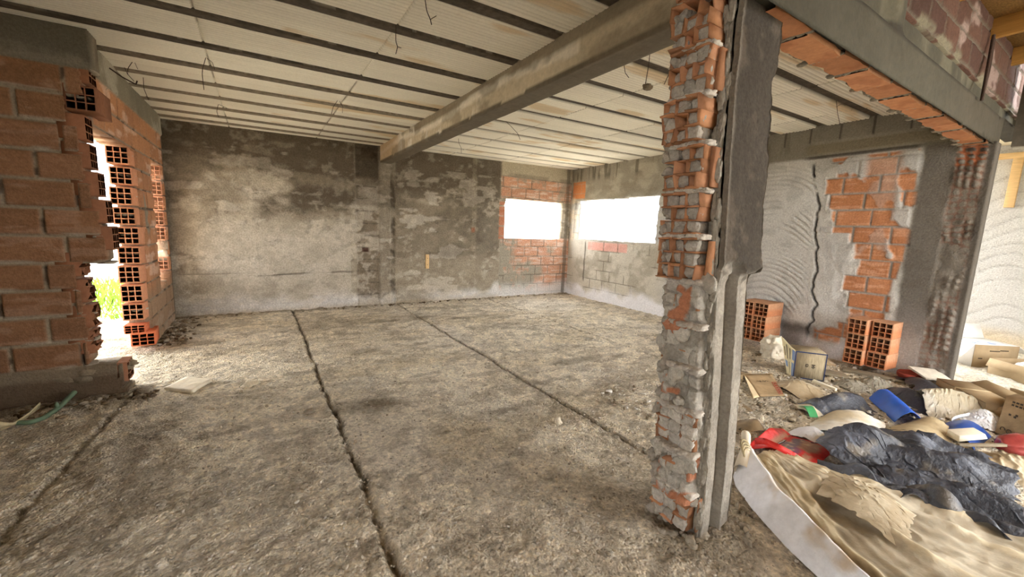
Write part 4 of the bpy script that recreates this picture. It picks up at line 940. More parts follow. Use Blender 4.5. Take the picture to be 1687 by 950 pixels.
# ================================================================== RUBBISH ON THE FLOOR
def smooth_np(Z, k=1):
    for _ in range(k):
        P_ = np.pad(Z, 1, mode='edge'); Z = (P_[:-2, 1:-1] + P_[2:, 1:-1] + P_[1:-1, :-2] + P_[1:-1, 2:] + 4 * Z) / 8
    return Z
def bil(cs, nu, nv):
    cs = np.array([(c[0], c[1], (c[2] if len(c) > 2 else 0)) for c in cs], float)
    a, b = np.meshgrid(np.linspace(0, 1, nu), np.linspace(0, 1, nv), indexing='ij'); a = a[..., None]; b = b[..., None]
    return cs[0] * (1 - a) * (1 - b) + cs[1] * a * (1 - b) + cs[2] * a * b + cs[3] * (1 - a) * b
def cloth(cs, nu, nv, su, sv, seed, iters=160, base=None, amp=.05, keep=.02, g=.0012, bend=.25, freq=5):
    """crumples a sheet larger than its footprint: stretch constraints, bending, gravity and the floor"""
    X = bil(cs, nu, nv); rs = np.random.RandomState(seed)
    flo = base(X[..., 0], X[..., 1]) if base else np.zeros(X.shape[:2])
    home = X.copy()
    nz = fbm(X + seed, freq, 4, seed) - .4
    X[..., 2] += flo + amp * 2 * np.clip(nz, -.1, 1) + .004
    X[..., 0] += .02 * (fbm(X + 9, freq * 1.5, 3, seed + 1) - .5); X[..., 1] += .02 * (fbm(X + 19, freq * 1.5, 3, seed + 2) - .5)
    du = np.linalg.norm(np.diff(home, axis=0), axis=2) * su; dv = np.linalg.norm(np.diff(home, axis=1), axis=2) * sv
    dd = np.hypot((du[:, :-1] + du[:, 1:]) / 2, (dv[:-1] + dv[1:]) / 2)
    bu = du[:-1] + du[1:]; bv = dv[:, :-1] + dv[:, 1:]
    def con(A, B, L, st):
        d = B - A; l = np.linalg.norm(d, axis=-1, keepdims=True) + 1e-9; c = d * (.5 * st * (l - L[..., None]) / l); A += c; B -= c
    for it in range(iters):
        X[..., 2] -= g
        for _ in range(2):
            for s in (0, 1):
                n = (nu - 1 - s + 1) // 2; a = slice(s, s + 2 * n, 2); b = slice(s + 1, s + 2 * n, 2); m = min(len(range(*a.indices(nu))), len(range(*b.indices(nu))))
                ia = np.arange(s, nu - 1, 2); A = X[ia].copy(); B = X[ia + 1].copy(); con(A, B, du[ia], 1); X[ia] = A; X[ia + 1] = B
                ja = np.arange(s, nv - 1, 2); A = X[:, ja].copy(); B = X[:, ja + 1].copy(); con(A, B, dv[:, ja], 1); X[:, ja] = A; X[:, ja + 1] = B
        for s in range(3):
            ia = np.arange(s, nu - 2, 3); A = X[ia].copy(); B = X[ia + 2].copy(); con(A, B, bu[ia], bend); X[ia] = A; X[ia + 2] = B
            ja = np.arange(s, nv - 2, 3); A = X[:, ja].copy(); B = X[:, ja + 2].copy(); con(A, B, bv[:, ja], bend); X[:, ja] = A; X[:, ja + 2] = B
        for si in (0, 1):
            for sj in (0, 1):
                ia = np.arange(si, nu - 1, 2); ja = np.arange(sj, nv - 1, 2); I1 = np.ix_(ia, ja); I2 = np.ix_(ia + 1, ja + 1)
                A = X[I1].copy(); B = X[I2].copy(); con(A, B, dd[I1], .5); X[I1] = A; X[I2] = B
        X[..., :2] += (home[..., :2] - X[..., :2]) * keep
        f = (base(X[..., 0], X[..., 1]) if base else 0) + .006
        X[..., 2] = np.maximum(X[..., 2], f)
    return X
def sheet_obj(name, X, C, mat, parent=None, thick=.003, sub=1, closed=False):
    o = mesh_np(name, X.reshape(-1, 3), grid_q(*X.shape[:2]).reshape(-1, 4), mat, parent, C.reshape(-1, 3), True)
    if thick:
        s = o.modifiers.new('thick', 'SOLIDIFY'); s.thickness = thick; s.offset = -1
    if sub:
        s = o.modifiers.new('sub', 'SUBSURF'); s.levels = sub; s.render_levels = sub
    return o
def flatc(X, c): return np.tile(np.asarray(c, float), X.shape[:2] + (1,))
def hump(*hs):
    def f(x, y):
        z = 0 * x
        for (cx, cy, rx, ry, a, h) in hs:
            c, s = math.cos(a), math.sin(a); u = ((x - cx) * c + (y - cy) * s) / rx; v = (-(x - cx) * s + (y - cy) * c) / ry
            z = np.maximum(z, h * np.exp(-(u * u + v * v)))
        return z
    return f

# ---- the big white sack lying open in front, its rim standing up
ns, nt = 120, 110
s_, t_ = np.meshgrid(np.linspace(0, 1, ns), np.linspace(0, 1, nt), indexing='ij')
def lin(a, b, k): return np.array(a) + (np.array(b) - np.array(a)) * k[..., None]
def path(pts, k):
    pts = np.array(pts, float); kk = np.linspace(0, 1, len(pts)); return np.stack([np.interp(k, kk, pts[:, i]) for i in range(pts.shape[1])], -1)
outb = [(2.49, 1.235), (2.40, 1.17), (2.27, 1.00), (2.13, .76), (2.02, .50), (1.93, .25), (1.85, -.02)]
outt = [(2.72, 1.285), (2.58, 1.17), (2.39, .96), (2.2, .70), (2.04, .455), (1.93, .22), (1.84, -.06)]
inn = [(2.80, 1.26), (2.68, 1.12), (2.49, .90), (2.31, .66), (2.16, .42), (2.06, .2), (1.98, -.08)]
far_ = [(2.95, 1.12), (3.02, .96), (3.05, .80), (3.1, .62), (3.14, .40), (3.18, .18), (3.2, -.12)]
hr = np.interp(s_[:, 0], [0, .05, .12, .3, .6, 1], [.12, .17, .165, .15, .15, .15])
Pb, Pt, Pi, Pf = (path(p, s_[:, 0]) for p in (outb, outt, inn, far_))
X = np.zeros((ns, nt, 3)); tt = t_[0]
for j, t in enumerate(tt):
    if t < .2:   k = t / .2; xy = Pb + (Pt - Pb) * k ** 1.2; z = hr * (k ** .85) * .985
    elif t < .26: k = (t - .2) / .06; xy = Pt + (Pi - Pt) * .22 * k; z = hr * (.985 + .04 * math.sin(k * 3.14) - .05 * k)
    elif t < .42: k = (t - .26) / .16; xy = Pt + (Pi - Pt) * (.22 + .78 * k); z = hr * .94 * (1 - k ** .8) + .035 * k
    else: k = (t - .42) / .58; xy = Pi + (Pf - Pi) * k; z = .035 + .03 * math.sin(k * 3.14) + .03 * k + 0 * hr
    X[:, j, :2] = xy; X[:, j, 2] = z
Pn = np.stack([s_ * 1.6, t_ * .0 + X[..., 0] * 0, t_ * 0], -1)
Q_ = np.stack([s_ * 1.2 + .25 * fbm(np.stack([s_ * 2, t_ * 3, 0 * s_], -1), 2, 3, 300), t_ * 4.2 + .35 * fbm(np.stack([s_ * 3, t_ * 2, 0 * s_], -1), 1.5, 3, 301), 0 * s_], -1)
fold = ridge(Q_, 2.2, 3, 302) ** 2; inside = sm(.3, .5, t_)
X[..., 2] += inside * (.05 * (fold - .25) * (.4 + 1.2 * fbm(Q_, 1.2, 2, 309)) + .05 * (ridge(np.stack([X[..., 0], X[..., 1], 0 * s_], -1), 4, 4, 308) - .5) + .02 * (fbm(Q_, 9, 3, 303) - .5))
rimn = fbm(np.stack([s_ * 7, t_ * 3, 0 * s_], -1), 1.6, 3, 304) - .5
X[..., 2] += (1 - inside) * sm(.05, .2, t_) * .028 * rimn; X[..., 0] += (1 - inside) * sm(.02, .1, t_) * .035 * rimn
X[..., 2] = np.maximum(X[..., 2], .008)
outer = 1 - sm(.22, .28, t_)
nz1 = fbm(np.stack([X[..., 0], X[..., 1], X[..., 2]], -1), 5, 4, 305)
C = flatc(X, S(200, 190, 168)); C = mix(C, S(104, 88, 66), .85 * band(t_ + .2 * (nz1 - .5), .27, .5, .06)); C = mix(C, S(126, 111, 88), .8 * sm(.42, .6, nz1) * sm(.24, .4, t_) * (1 - sm(.55, .75, t_) * .6)); C = mix(C, S(214, 200, 168), .7 * sm(.45, .62, fold) * inside)
C = mix(C, S(240, 241, 246), outer); C = mix(C, S(190, 162, 118), .75 * outer * sm(.5, .64, nz1) * sm(.08, .16, t_)); C = mix(C, S(206, 190, 158), .6 * (1 - sm(.06, .16, s_)) * (1 - outer) * sm(.2, .3, t_))
sack = sheet_obj('woven_sack', X, C, M['sack'], None, .004, 1); tag(sack, 'big open white woven sack with a standing rim, dirt brown inside', 'sack')
# knotted ear with its stitched binding
kn = Acc(); base_ = np.array((2.66, 1.25, .13))
for k in range(4):
    pts = [(2.585 + .012 * k + .045 * math.cos(a), 1.195 + .014 * k + .03 * math.sin(a) , .118 + .012 * k + .05 * math.sin(a * 1.0)) for a in np.linspace(-.6, 3.6, 14)]
    kn.add(*tube(pts, .006), S(226, 222, 212))
kn.build('binding_cord', M['strip'], sack, True)
tw = path([(2.50, 1.19, .07), (2.6, 1.23, .13), (2.69, 1.28, .17), (2.755, 1.315, .185)], np.linspace(0, 1, 16)); V, Q = tube(tw, np.interp(np.linspace(0, 1, 16), [0, .5, 1], [.05, .026, .028]), 10, False)
V = V + .016 * (fbm(V, 18, 3, 310)[:, None] - .5); mesh_np('ear', V, Q, M['sack'], sack, np.tile(S(224, 214, 194), (len(V), 1)), True)
acc = Acc()
for k, (dx) in enumerate((0, .018, .036)):
    acc.add(boxv(-.004, .004, -.001, .001, -.012, .012) + (0, 0, 0), BQ, S(90, 84, 78))
# ---- crumpled dusty sheet lying in the sack
X = cloth([(2.62, .82), (2.98, .90), (2.86, .50), (2.50, .44)], 46, 40, 1.28, 1.3, 21, 130, hump((2.75, .66, .3, .22, .6, .10)), .05, .03)
nz = fbm(X, 8, 4, 311); C = mix(flatc(X, S(176, 160, 132)), S(206, 194, 168), .7 * sm(.5, .66, nz)); X[..., 2] += .05
tag(sheet_obj('plastic_sheet', X, C, M['sheet'], None, .002, 1), 'crumpled tan plastic sheet with torn edges lying inside the open sack', 'plastic sheet')

# ---- black tarpaulin
def tarpcol(X, seed, d=.55):
    nz = fbm(X, 5, 5, seed); z = X[..., 2]
    c = mix(flatc(X, S(48, 51, 60)), S(118, 124, 138), d * sm(.44, .64, nz)); c = mix(c, S(150, 140, 122), .45 * sm(.6, .72, fbm(X, 9, 4, seed + 1)))
    return c
X = cloth([(3.25, 1.10), (4.05, 1.12), (4.25, .35), (3.02, .10)], 110, 100, 1.6, 1.16, 33, 240, hump((3.55, .92, .36, .16, -.3, .17), (3.72, .48, .5, .11, -1.0, .15), (3.9, .72, .3, .14, .2, .12), (3.35, .45, .5, .09, -1.15, .10)), .10, .014, bend=.3, freq=3.6)
cr_ = np.stack([X[..., 0] * 1.0 + X[..., 1] * .25, X[..., 1] * .38, 0 * X[..., 2]], -1); cr_ = cr_ + .12 * (fbm(X, 3, 3, 700)[..., None] - .5)
X[..., 2] += .10 * (ridge(cr_, 4.2, 3, 701) ** 2 - .25) + .05 * (ridge(cr_, 9, 3, 702) ** 2 - .3); X[..., 2] = np.maximum(X[..., 2], .006)
tag(sheet_obj('tarpaulin', X, tarpcol(X, 320, .4), M['tarp'], None, .003, 1), 'big heap of dusty black plastic tarpaulin in thick folds beside the open sack', 'tarpaulin')
X = cloth([(2.98, .92), (3.12, .96), (3.34, .10), (3.12, .02)], 70, 20, 1.1, 1.5, 35, 130, hump((3.12, .55, .7, .06, -1.35, .09)), .05, .02); X[..., 2] += .03
tag(sheet_obj('tarpaulin_strip', X, tarpcol(X, 322, .4), M['tarp'], None, .003, 1), 'long narrow black plastic strip lapping over the edge of the sack', 'tarpaulin')
# ---- red bag
X = cloth([(2.9, 1.36), (3.42, 1.40), (3.44, 1.04), (2.98, 1.0)], 44, 36, 1.05, 1.05, 41, 110, hump((3.15, 1.37, .25, .05, 0, .09), (2.95, 1.2, .05, .16, 0, .08), (3.22, 1.16, .25, .12, -.1, .035)), .02, .06)
u_, v_ = np.meshgrid(np.linspace(0, 1, 44), np.linspace(0, 1, 36), indexing='ij')
inn_ = band(u_, .16, .94, .04) * band(v_, .16, .86, .05); nz = fbm(X, 14, 4, 331)
C = flatc(X, S(204, 46, 42)); C = mix(C, S(158, 132, 106), .85 * inn_ * sm(.36, .52, nz)); C = mix(C, S(74, 84, 112), .75 * inn_ * band(v_ + .3 * (nz - .5), .36, .6, .05)); C = mix(C, S(222, 206, 160), .8 * inn_ * sm(.62, .68, fbm(X, 40, 3, 332)) * band(v_, .4, .68, .05))
C = mix(C, S(92, 40, 34), .6 * sm(.6, .7, nz) * (1 - inn_))
rb_ = sheet_obj('red_bag', X, C, M['red'], None, .004, 1); tag(rb_, 'flattened glossy red bag with a dirty printed panel beside the sack rim', 'bag')
acc = Acc()
hp = path([(2.90, 1.32, .10), (2.875, 1.25, .14), (2.885, 1.16, .135), (2.95, 1.08, .09)], np.linspace(0, 1, 20))
V = np.concatenate([hp + (0, 0, .02), hp - (.012, .01, .02)]); Q = np.array([[i, i + 1, i + 21, i + 20] for i in range(19)]); acc.add(V, Q, S(216, 48, 44))
h_ = acc.build('handle', M['red'], rb_, True); s = h_.modifiers.new('t', 'SOLIDIFY'); s.thickness = .004
tg = empty('tag_strip', (2.905, 1.165, .155)); tg.parent = rb_; tg.rotation_euler = (.5, -.75, 1.05 + math.pi)
box_obj('band', -.05, .05, -.016, .016, -.0015, .0015, M['black'], tg)
def text(name, body, size, mat, parent, loc, rot, ext=.0006):
    cu = bpy.data.curves.new(name, 'FONT'); cu.body = body; cu.size = size; cu.align_x = 'CENTER'; cu.align_y = 'CENTER'; cu.extrude = ext
    t_ = bpy.data.objects.new(name, cu); COL.objects.link(t_); bpy.context.view_layer.update()
    me = bpy.data.meshes.new_from_object(t_.evaluated_get(bpy.context.evaluated_depsgraph_get())); bpy.data.objects.remove(t_)
    me.materials.clear(); o = link(name, me, mat, parent); o.location = loc; o.rotation_euler = rot; return o
text('lettering', 'OXS', .03, M['whitetext'], tg, (.015, 0, .003), (0, 0, 0))

# ---- stiff curved sheets
def arch(name, cs, h, seed, c1, c2, mat, label, cat='plastic sheet', nu=36, nv=30, lift=0, pw=1.0, side=0, thick=.005, jag=.02):
    X = bil(cs, nu, nv); a, b = np.meshgrid(np.linspace(0, 1, nu), np.linspace(0, 1, nv), indexing='ij')
    e = fbm(np.stack([a * 3, b * 3, 0 * a + seed], -1), 2.2, 4, seed) - .5
    ctr = X.mean((0, 1)); X[..., :2] += (X[..., :2] - ctr[:2]) * (e[..., None] * jag * 14 * (np.maximum(np.abs(a - .5), np.abs(b - .5))[..., None] > .38))
    k = b if side == 0 else a
    X[..., 2] += lift + h * np.sin(np.clip(k, 0, 1) * math.pi) ** pw + .03 * (fbm(X, 5, 3, seed + 1) - .5) + .012
    X[..., 2] = np.maximum(X[..., 2], .008)
    nz = fbm(X, 4, 4, seed + 2); C = mix(flatc(X, c1), c2, .9 * sm(.4, .62, nz + .25 * (a - .5)))
    o = sheet_obj(name, X, C, mat, None, thick, 1); tag(o, label, cat); return o
arch('plastic_sheet', [(3.50, 1.28), (4.12, 1.36), (4.42, 1.02), (3.82, .88)], .075, 51, S(226, 222, 212), S(200, 184, 150), M['sheet'], 'large curved off-white plastic sheet behind the black tarpaulin')
arch('plastic_sheet', [(4.12, .98), (4.66, .92), (4.72, .66), (4.02, .62)], .085, 55, S(178, 160, 126), S(160, 140, 106), M['sheet'], 'curved tan sheet standing proud between the tarpaulin and the deep blue plastic')
arch('blue_sheet', [(4.96, 1.30), (5.10, 1.12), (4.62, .82), (4.48, .98)], .11, 59, S(34, 98, 205), S(40, 108, 215), M['blue'], 'bright blue curled plastic sheet lying among the pale sheets', nu=24, nv=18, jag=.006, side=1)
arch('blue_sheet', [(4.62, .74), (4.95, .76), (4.88, .50), (4.42, .52)], .07, 63, S(24, 70, 150), S(30, 84, 170), M['bluedark'], 'deep blue plastic sheet dusted grey, under the white carrier bag', nu=26, nv=20, jag=.01)
# open black sleeve
X = cloth([(4.12, 1.56), (4.72, 1.34), (4.60, 1.10), (4.02, 1.30)], 44, 30, 1.06, 1.2, 71, 110, hump((4.5, 1.36, .32, .08, -.35, .13), (4.15, 1.42, .08, .1, 0, .12)), .03, .05)
tag(sheet_obj('black_sleeve', X, tarpcol(X, 340, .75), M['tarp'], None, .004, 1), 'open dark grey plastic sleeve behind the off-white sheet', 'plastic sheet')
# black refuse plastic by the pier
X = cloth([(5.98, 1.40), (6.02, 1.16), (5.62, .70), (5.42, .92)], 56, 30, 1.2, 1.35, 73, 140, hump((5.8, 1.1, .3, .1, .9, .12)), .06, .03)
tag(sheet_obj('black_bag', X, tarpcol(X, 342, .25), M['tarp'], None, .003, 1), 'black plastic bag stretched out at the foot of the broken pier', 'bag')
X = cloth([(5.42, 1.30), (5.60, 1.12), (5.02, .84), (4.92, 1.02)], 44, 26, 1.2, 1.4, 75, 120, hump((5.3, 1.08, .25, .08, .7, .11)), .06, .03)
tag(sheet_obj('black_bag', X, tarpcol(X, 344, .2), M['tarp'], None, .003, 1), 'crumpled black plastic scraps between the bright blue sheet and the milky bag', 'bag')
# milky translucent bag, scalloped upper edge
X = cloth([(5.32, 1.06), (5.72, .86), (5.20, .56), (4.82, .82)], 60, 46, 1.3, 1.3, 77, 130, hump((5.28, .86, .42, .16, -.75, .20)), .10, .03, freq=7)
nz = fbm(X, 7, 4, 346); C = mix(flatc(X, S(196, 184, 156)), S(216, 210, 196), .8 * sm(.45, .6, nz)); C = mix(C, S(160, 138, 100), .5 * (1 - sm(.03, .1, X[..., 2])))
tag(sheet_obj('milky_bag', X, C, M['film'], None, .003, 1), 'puffed milky plastic bag beside the long cardboard box', 'bag')
# clear film heap
X = cloth([(5.10, 1.66), (5.72, 1.52), (5.56, 1.22), (5.0, 1.40)], 60, 46, 1.6, 1.6, 79, 140, hump((5.2, 1.5, .14, .12, 0, .08), (5.52, 1.42, .14, .1, 0, .09)), .10, .03, freq=8)
tag(sheet_obj('clear_film', X, flatc(X, S(205, 198, 180)), M['clear'], None, .002, 1), 'crumpled clear plastic film in front of the stack below the bricks', 'plastic film')
# beige crumpled paper between the boxes
X = cloth([(4.42, 1.92), (4.98, 1.86), (4.72, 1.50), (4.30, 1.58)], 48, 36, 1.12, 1.15, 81, 130, hump((4.55, 1.75, .2, .15, 0, .09)), .05, .04)
C = mix(flatc(X, S(178, 160, 130)), S(204, 192, 168), .7 * sm(.5, .62, fbm(X, 8, 4, 348)))
tag(sheet_obj('paper_sack', X, C, M['sheet'], None, .003, 1), 'crumpled beige paper sack between the tilted open box and the printed box', 'paper')
X = cloth([(4.02, 1.56), (4.32, 1.52), (4.24, 1.28), (3.98, 1.36)], 34, 26, 1.15, 1.2, 83, 110, hump((4.1, 1.44, .12, .1, 0, .06)), .04, .04)
tag(sheet_obj('paper_scrap', X, flatc(X, S(206, 194, 170)), M['sheet'], None, .002, 1), 'torn pale paper next to the green plastic scrap', 'paper')
X = cloth([(3.42, 1.34), (3.72, 1.30), (3.66, 1.10), (3.44, 1.08)], 34, 26, 1.2, 1.2, 85, 110, hump((3.55, 1.22, .12, .1, 0, .08)), .04, .04)
tag(sheet_obj('white_bag', X, flatc(X, S(224, 222, 218)), M['whitebag'], None, .002, 1), 'small crumpled white bag tucked between the red bag and the tarpaulin', 'bag')
# carrier bag with its handle
X = cloth([(5.02, .74), (5.42, .68), (5.38, .44), (5.04, .46)], 56, 50, 1.7, 1.7, 87, 140, hump((5.22, .6, .14, .12, 0, .12)), .12, .03, freq=9)
cb_ = sheet_obj('carrier_bag', X, flatc(X, S(232, 234, 238)), M['whitebag'], None, .002, 1); tag(cb_, 'white carrier bag with one handle, tied up beside the brown cardboard', 'bag')
hp = path([(5.05, .66, .10), (4.92, .69, .10), (4.84, .71, .09), (4.80, .715, .08)], np.linspace(0, 1, 10)); V = np.concatenate([hp + (0, .0, .014), hp - (0, .0, .014)])
h_ = mesh_np('handle', V, np.array([[i, i + 1, i + 11, i + 10] for i in range(9)]), M['whitebag'], cb_, np.tile(S(232, 234, 238), (20, 1)), True); h_.modifiers.new('t', 'SOLIDIFY').thickness = .003
# pale bag by the first stack
V, Q = qsphere(26); V = V * (.17, .14, .17) * (1 + 1.0 * (ridge(V, 1.3, 4, 350)[:, None] - .6)); V[:, 2] = np.maximum(V[:, 2] + .07, .004)
o = mesh_np('pale_bag', V, Q, M['sheet'], None, np.tile(S(206, 196, 176), (len(V), 1)), True); o.location = (5.62, 2.47, 0); tag(o, 'crumpled pale paper bag leaning at the stack behind the column', 'bag')
X = cloth([(5.72, 2.34), (6.1, 2.2), (5.95, 1.86), (5.5, 2.02)], 40, 30, 1.15, 1.2, 89, 110, hump((5.9, 2.1, .2, .12, 0, .10)), .05, .04)
tag(sheet_obj('canvas_rag', X, mix(flatc(X, S(168, 148, 112)), S(206, 194, 172), sm(.5, .6, fbm(X, 6, 3, 352))), M['sheet'], None, .003, 1), 'dusty canvas rag between the printed box and the whitened wall foot', 'cloth')

# ---- cardboard boxes
def panel(name, w, h, mat, parent, loc, rot, t=.005, nx=2):
    o = box_obj(name, 0, w, -t / 2, t / 2, 0, h, mat, parent, .001); o.location = loc; o.rotation_euler = rot; return o
def carton(name, w, d, h, mat, loc, rot, label, flaps=(), inner=None, closed=True, cat='cardboard box'):
    """body of four walls and floor; flaps = (side, length, opening angle)"""
    root = empty(name, loc, rot=rot); tag(root, label, cat)
    t = .005; acc = Acc(); c = np.array((.5, .5, .5))
    acc.add(boxv(0, w, 0, t, 0, h), BQ, c).add(boxv(0, w, d - t, d, 0, h), BQ, c).add(boxv(0, t, 0, d, 0, h), BQ, c).add(boxv(w - t, w, 0, d, 0, h), BQ, c).add(boxv(0, w, 0, d, 0, t), BQ, c)
    if closed: acc.add(boxv(0, w, 0, d, h - t, h), BQ, c)
    acc.build('body', mat, root)
    for side, ln, ang in flaps:
        fm = inner or mat
        if side == 'x0': o = box_obj('flap', -ln, 0, .004, d - .004, -.002, .002, fm, root); o.location = (0, 0, h); o.rotation_euler = (0, ang, 0)
        if side == 'x1': o = box_obj('flap', 0, ln, .004, d - .004, -.002, .002, fm, root); o.location = (w, 0, h); o.rotation_euler = (0, -ang, 0)
        if side == 'y0': o = box_obj('flap', .004, w - .004, -ln, 0, -.002, .002, fm, root); o.location = (0, 0, h); o.rotation_euler = (-ang, 0, 0)
        if side == 'y1': o = box_obj('flap', .004, w - .004, 0, ln, -.002, .002, fm, root); o.location = (0, d, h); o.rotation_euler = (ang, 0, 0)
    return root
# tilted open box with red print
def frame_from(o, ex, ey):
    ex = Vector(ex).normalized(); ez = ex.cross(Vector(ey)).normalized(); ey = ez.cross(ex)
    m = Matrix((ex, ey, ez)).transposed().to_4x4(); m.translation = Vector(o); return m
tb = empty('open_box', (0, 0, 0)); tag(tb, 'tilted open cardboard box with red print near the column', 'cardboard box')
A0 = at(1225, 617, 0, 4.32); B0 = at(1272, 617, 1, 2.02); B0 = at(1271, 616, 0, 4.72)
C0 = at(1292, 652, 2, .03); D0 = at(1252, 652, 2, .03); D0 = at(1251, 653, 2, .02)
def quad_panel(name, pts, mat, parent, t=.006, n=10, seed=0, warp=.012):
    X = bil([tuple(p) for p in pts], n, n); X[..., 2] += warp * (fbm(X, 6, 2, seed) - .5)
    o = sheet_obj(name, X, flatc(X, (.5, .5, .5)), mat, parent, t, 0); return o
quad_panel('side', [A0, B0, C0, D0], M['carddirty'], tb, seed=1)
quad_panel('flap', [A0, D0, at(1241, 656, 2, .03) , at(1225.5, 619, 0, 4.26)], M['cardpale'], tb, seed=2)
F0 = at(1210, 620, 0, 4.42); G0 = at(1209, 638, 0, 4.34); H0 = at(1221, 637, 0, 4.30)
quad_panel('flap', [A0, F0, G0, H0], M['cardpale'], tb, seed=3)
Bk = B0 + Vector((.16, .10, -.10)); Ck = Vector((C0.x + .2, C0.y + .12, .01))
quad_panel('end', [B0, Bk, Ck, C0], M['carddirty'], tb, seed=4)
Ak = A0 + Vector((.22, .16, -.14)); Ak.z = max(Ak.z, .02)
quad_panel('base', [A0, B0, Bk, Ak], M['card'], tb, seed=5)
quad_panel('inner_wall', [A0 + Vector((.01, .0, 0)), H0, Vector((D0.x + .2, D0.y + .2, .012)), Ak], M['carddirty'], tb, seed=6)
e1 = (B0 - A0).normalized(); e2 = (D0 - A0).normalized(); nrm = e2.cross(e1).normalized()
if nrm.dot(CAM - A0) < 0: nrm = -nrm
def on_side(u, v, off=.008): return (A0 * (1 - u) * (1 - v) + B0 * u * (1 - v) + C0 * u * v + D0 * (1 - u) * v) + nrm * off
pr_ = Acc()
def pquad(acc, fn, u0, u1, v0, v1, off, c=(.5, .5, .5)):
    acc.add(np.array([fn(u0, v0, off), fn(u1, v0, off), fn(u1, v1, off), fn(u0, v1, off)]), np.array([[0, 1, 2, 3]]), np.array(c))
for (u0, u1, v0, v1) in ((.80, .97, .42, .44), (.80, .97, .94, .96), (.80, .82, .42, .96), (.95, .97, .42, .96)): pquad(pr_, on_side, u0, u1, v0, v1, .009)
for k in range(5): pquad(pr_, on_side, .85, .92, .48 + .09 * k, .53 + .09 * k, .009)
pr_.build('red_print', M['print'], tb)
pr_ = Acc()
for k in range(8): pquad(pr_, on_side, .28 + .055 * k, .31 + .055 * k, .34 + .02 * (k % 2), .37 + .02 * (k % 3), .009)
pr_.build('lettering', M['ink'], tb)
# printed box lying on its side
P0, P1 = at(1305, 621, 2, .01), at(1357, 628, 2, .01)
ex = (P1 - P0); w = ex.length
bx = empty('printed_box', (0, 0, 0)); tag(bx, 'worn brown box with navy edges and a cream and blue printed end', 'cardboard box')
up = Vector((0, 0, 1)); hh = .34; dep = Vector((-ex.y, ex.x, 0)).normalized() * .3
if dep.dot(P0) < 0: dep = -dep
U0, U1 = at(1303.5, 585, 1, P0.y + .0), at(1362, 592, 1, P1.y + .0)
hh = .30; U0 = P0 + up * hh; U1 = P1 + up * hh
lf = (at(1290, 612, 2, .02) - P0); lf.z = 0; lf = lf.normalized() * .26
acc = Acc(); bk = dep
V = np.array([P0, P1, P1 + bk, P0 + bk, U0, U1, U1 + bk, U0 + bk]); acc.add(V, BQ, (.5, .5, .5)); acc.build('body', M['cardgrain'], bx)
nf = -dep.normalized() * .004
def on_face(u, v, off=1.0): return P0 * (1 - u) * (1 - v) + P1 * u * (1 - v) + U1 * u * v + U0 * (1 - u) * v + nf * off
acc = Acc()
for q in ((0, .035, 0, 1), (.97, 1, 0, 1), (0, 1, .965, 1), (0, 1, 0, .03)): pquad(acc, on_face, *q, 1.0)
acc.build('edge_print', M['navy'], bx)
for (u0, u1, v0, v1) in ((.36, .39, .46, .56), (.39, .43, .54, .57), (.39, .43, .45, .48), (.43, .45, .46, .56), (.55, .67, .53, .57), (.59, .63, .42, .53), (.55, .58, .45, .49), (.64, .67, .45, .49)): 
    acc = Acc(); pquad(acc, on_face, u0, u1, v0, v1, 1.1); acc.build('ink_print', M['ink'], bx)
quad_panel('flap', [P0 + lf * .3 + up * .0, P0 + up * .0, U0, U0 + lf * .95 + up * .09], M['cream'], bx, seed=8, warp=.03)
fl = lambda u, v, off=1.0: (P0 + lf * .3) * (1 - u) * (1 - v) + P0 * u * (1 - v) + U0 * u * v + (U0 + lf * .95 + up * .09) * (1 - u) * v + nf * off * 2.2
acc = Acc()
for q in ((.72, .93, .04, .5), (.76, .95, .6, .95), (.02, .3, .25, .42)): pquad(acc, fl, *q, 1.2)
acc.build('blue_print', M['bluegrey'], bx)
acc = Acc()
for q in ((.3, .36, .5, .92), (.45, .5, .1, .45), (.1, .16, .55, .8), (.55, .6, .55, .9)): pquad(acc, fl, *q, 1.4)
acc.build('brown_print', M['ink'], bx)
# long flattened brown box by the pier
lc = carton('long_box', .66, .26, .16, M['card'], (5.85, 1.03, .0), (.0, .0, 3.81), 'long dented brown cardboard box at the outer foot of the pier', flaps=(('y1', .12, .35),))
box_obj('tape', .27, .285, -.0025, .264, -.0, .1615, M['cardpale'], lc)
V, Q = lump((0, 0, 0), (.1, .12, .09), 77, 8, .7); o = mesh_np('crushed_end', V * .8 + (.66, .13, .08), Q, M['carddirty'], lc, np.tile(S(150, 118, 80), (len(V), 1)), True)
# flat brown card behind the carrier bag and printed box at the frame edge
quad_panel_o = empty('cardboard_panel', (0, 0, 0)); tag(quad_panel_o, 'plain brown cardboard panel between the long box and the bright yard', 'cardboard')
a, b = at(1640, 655, 2, .16), at(1700, 672, 2, .16)
quad_panel('panel', [Vector((6.0, .56, .02)), Vector((5.75, .28, .02)), Vector((5.85, .28, .20)), Vector((6.08, .58, .18))], M['card'], quad_panel_o, seed=12)
hb = empty('lettered_box', (0, 0, 0)); tag(hb, 'brown box with faded dark lettering at the edge of the rubbish', 'cardboard box')
E0, E1 = Vector((5.02, .505, .02)), Vector((4.70, .14, .02)); T0, T1 = Vector((5.36, .52, .26)), Vector((5.1, .15, .28))
acc = Acc(); bk = Vector((.34, -.02, -.04))
V = np.array([E0, E1, E1 + bk, E0 + bk, T0, T1, T1 + bk, T0 + bk]); V[[2, 3], 2] = .01; acc.add(V, BQ, (.5, .5, .5)); acc.build('body', M['carddirty'], hb)
nr = (T0 - E0).cross(E1 - E0).normalized()
if nr.dot(CAM - E0) < 0: nr = -nr
fh = lambda u, v, off=1.0: E0 * (1 - u) * (1 - v) + E1 * u * (1 - v) + T1 * u * v + T0 * (1 - u) * v + nr * .004 * off
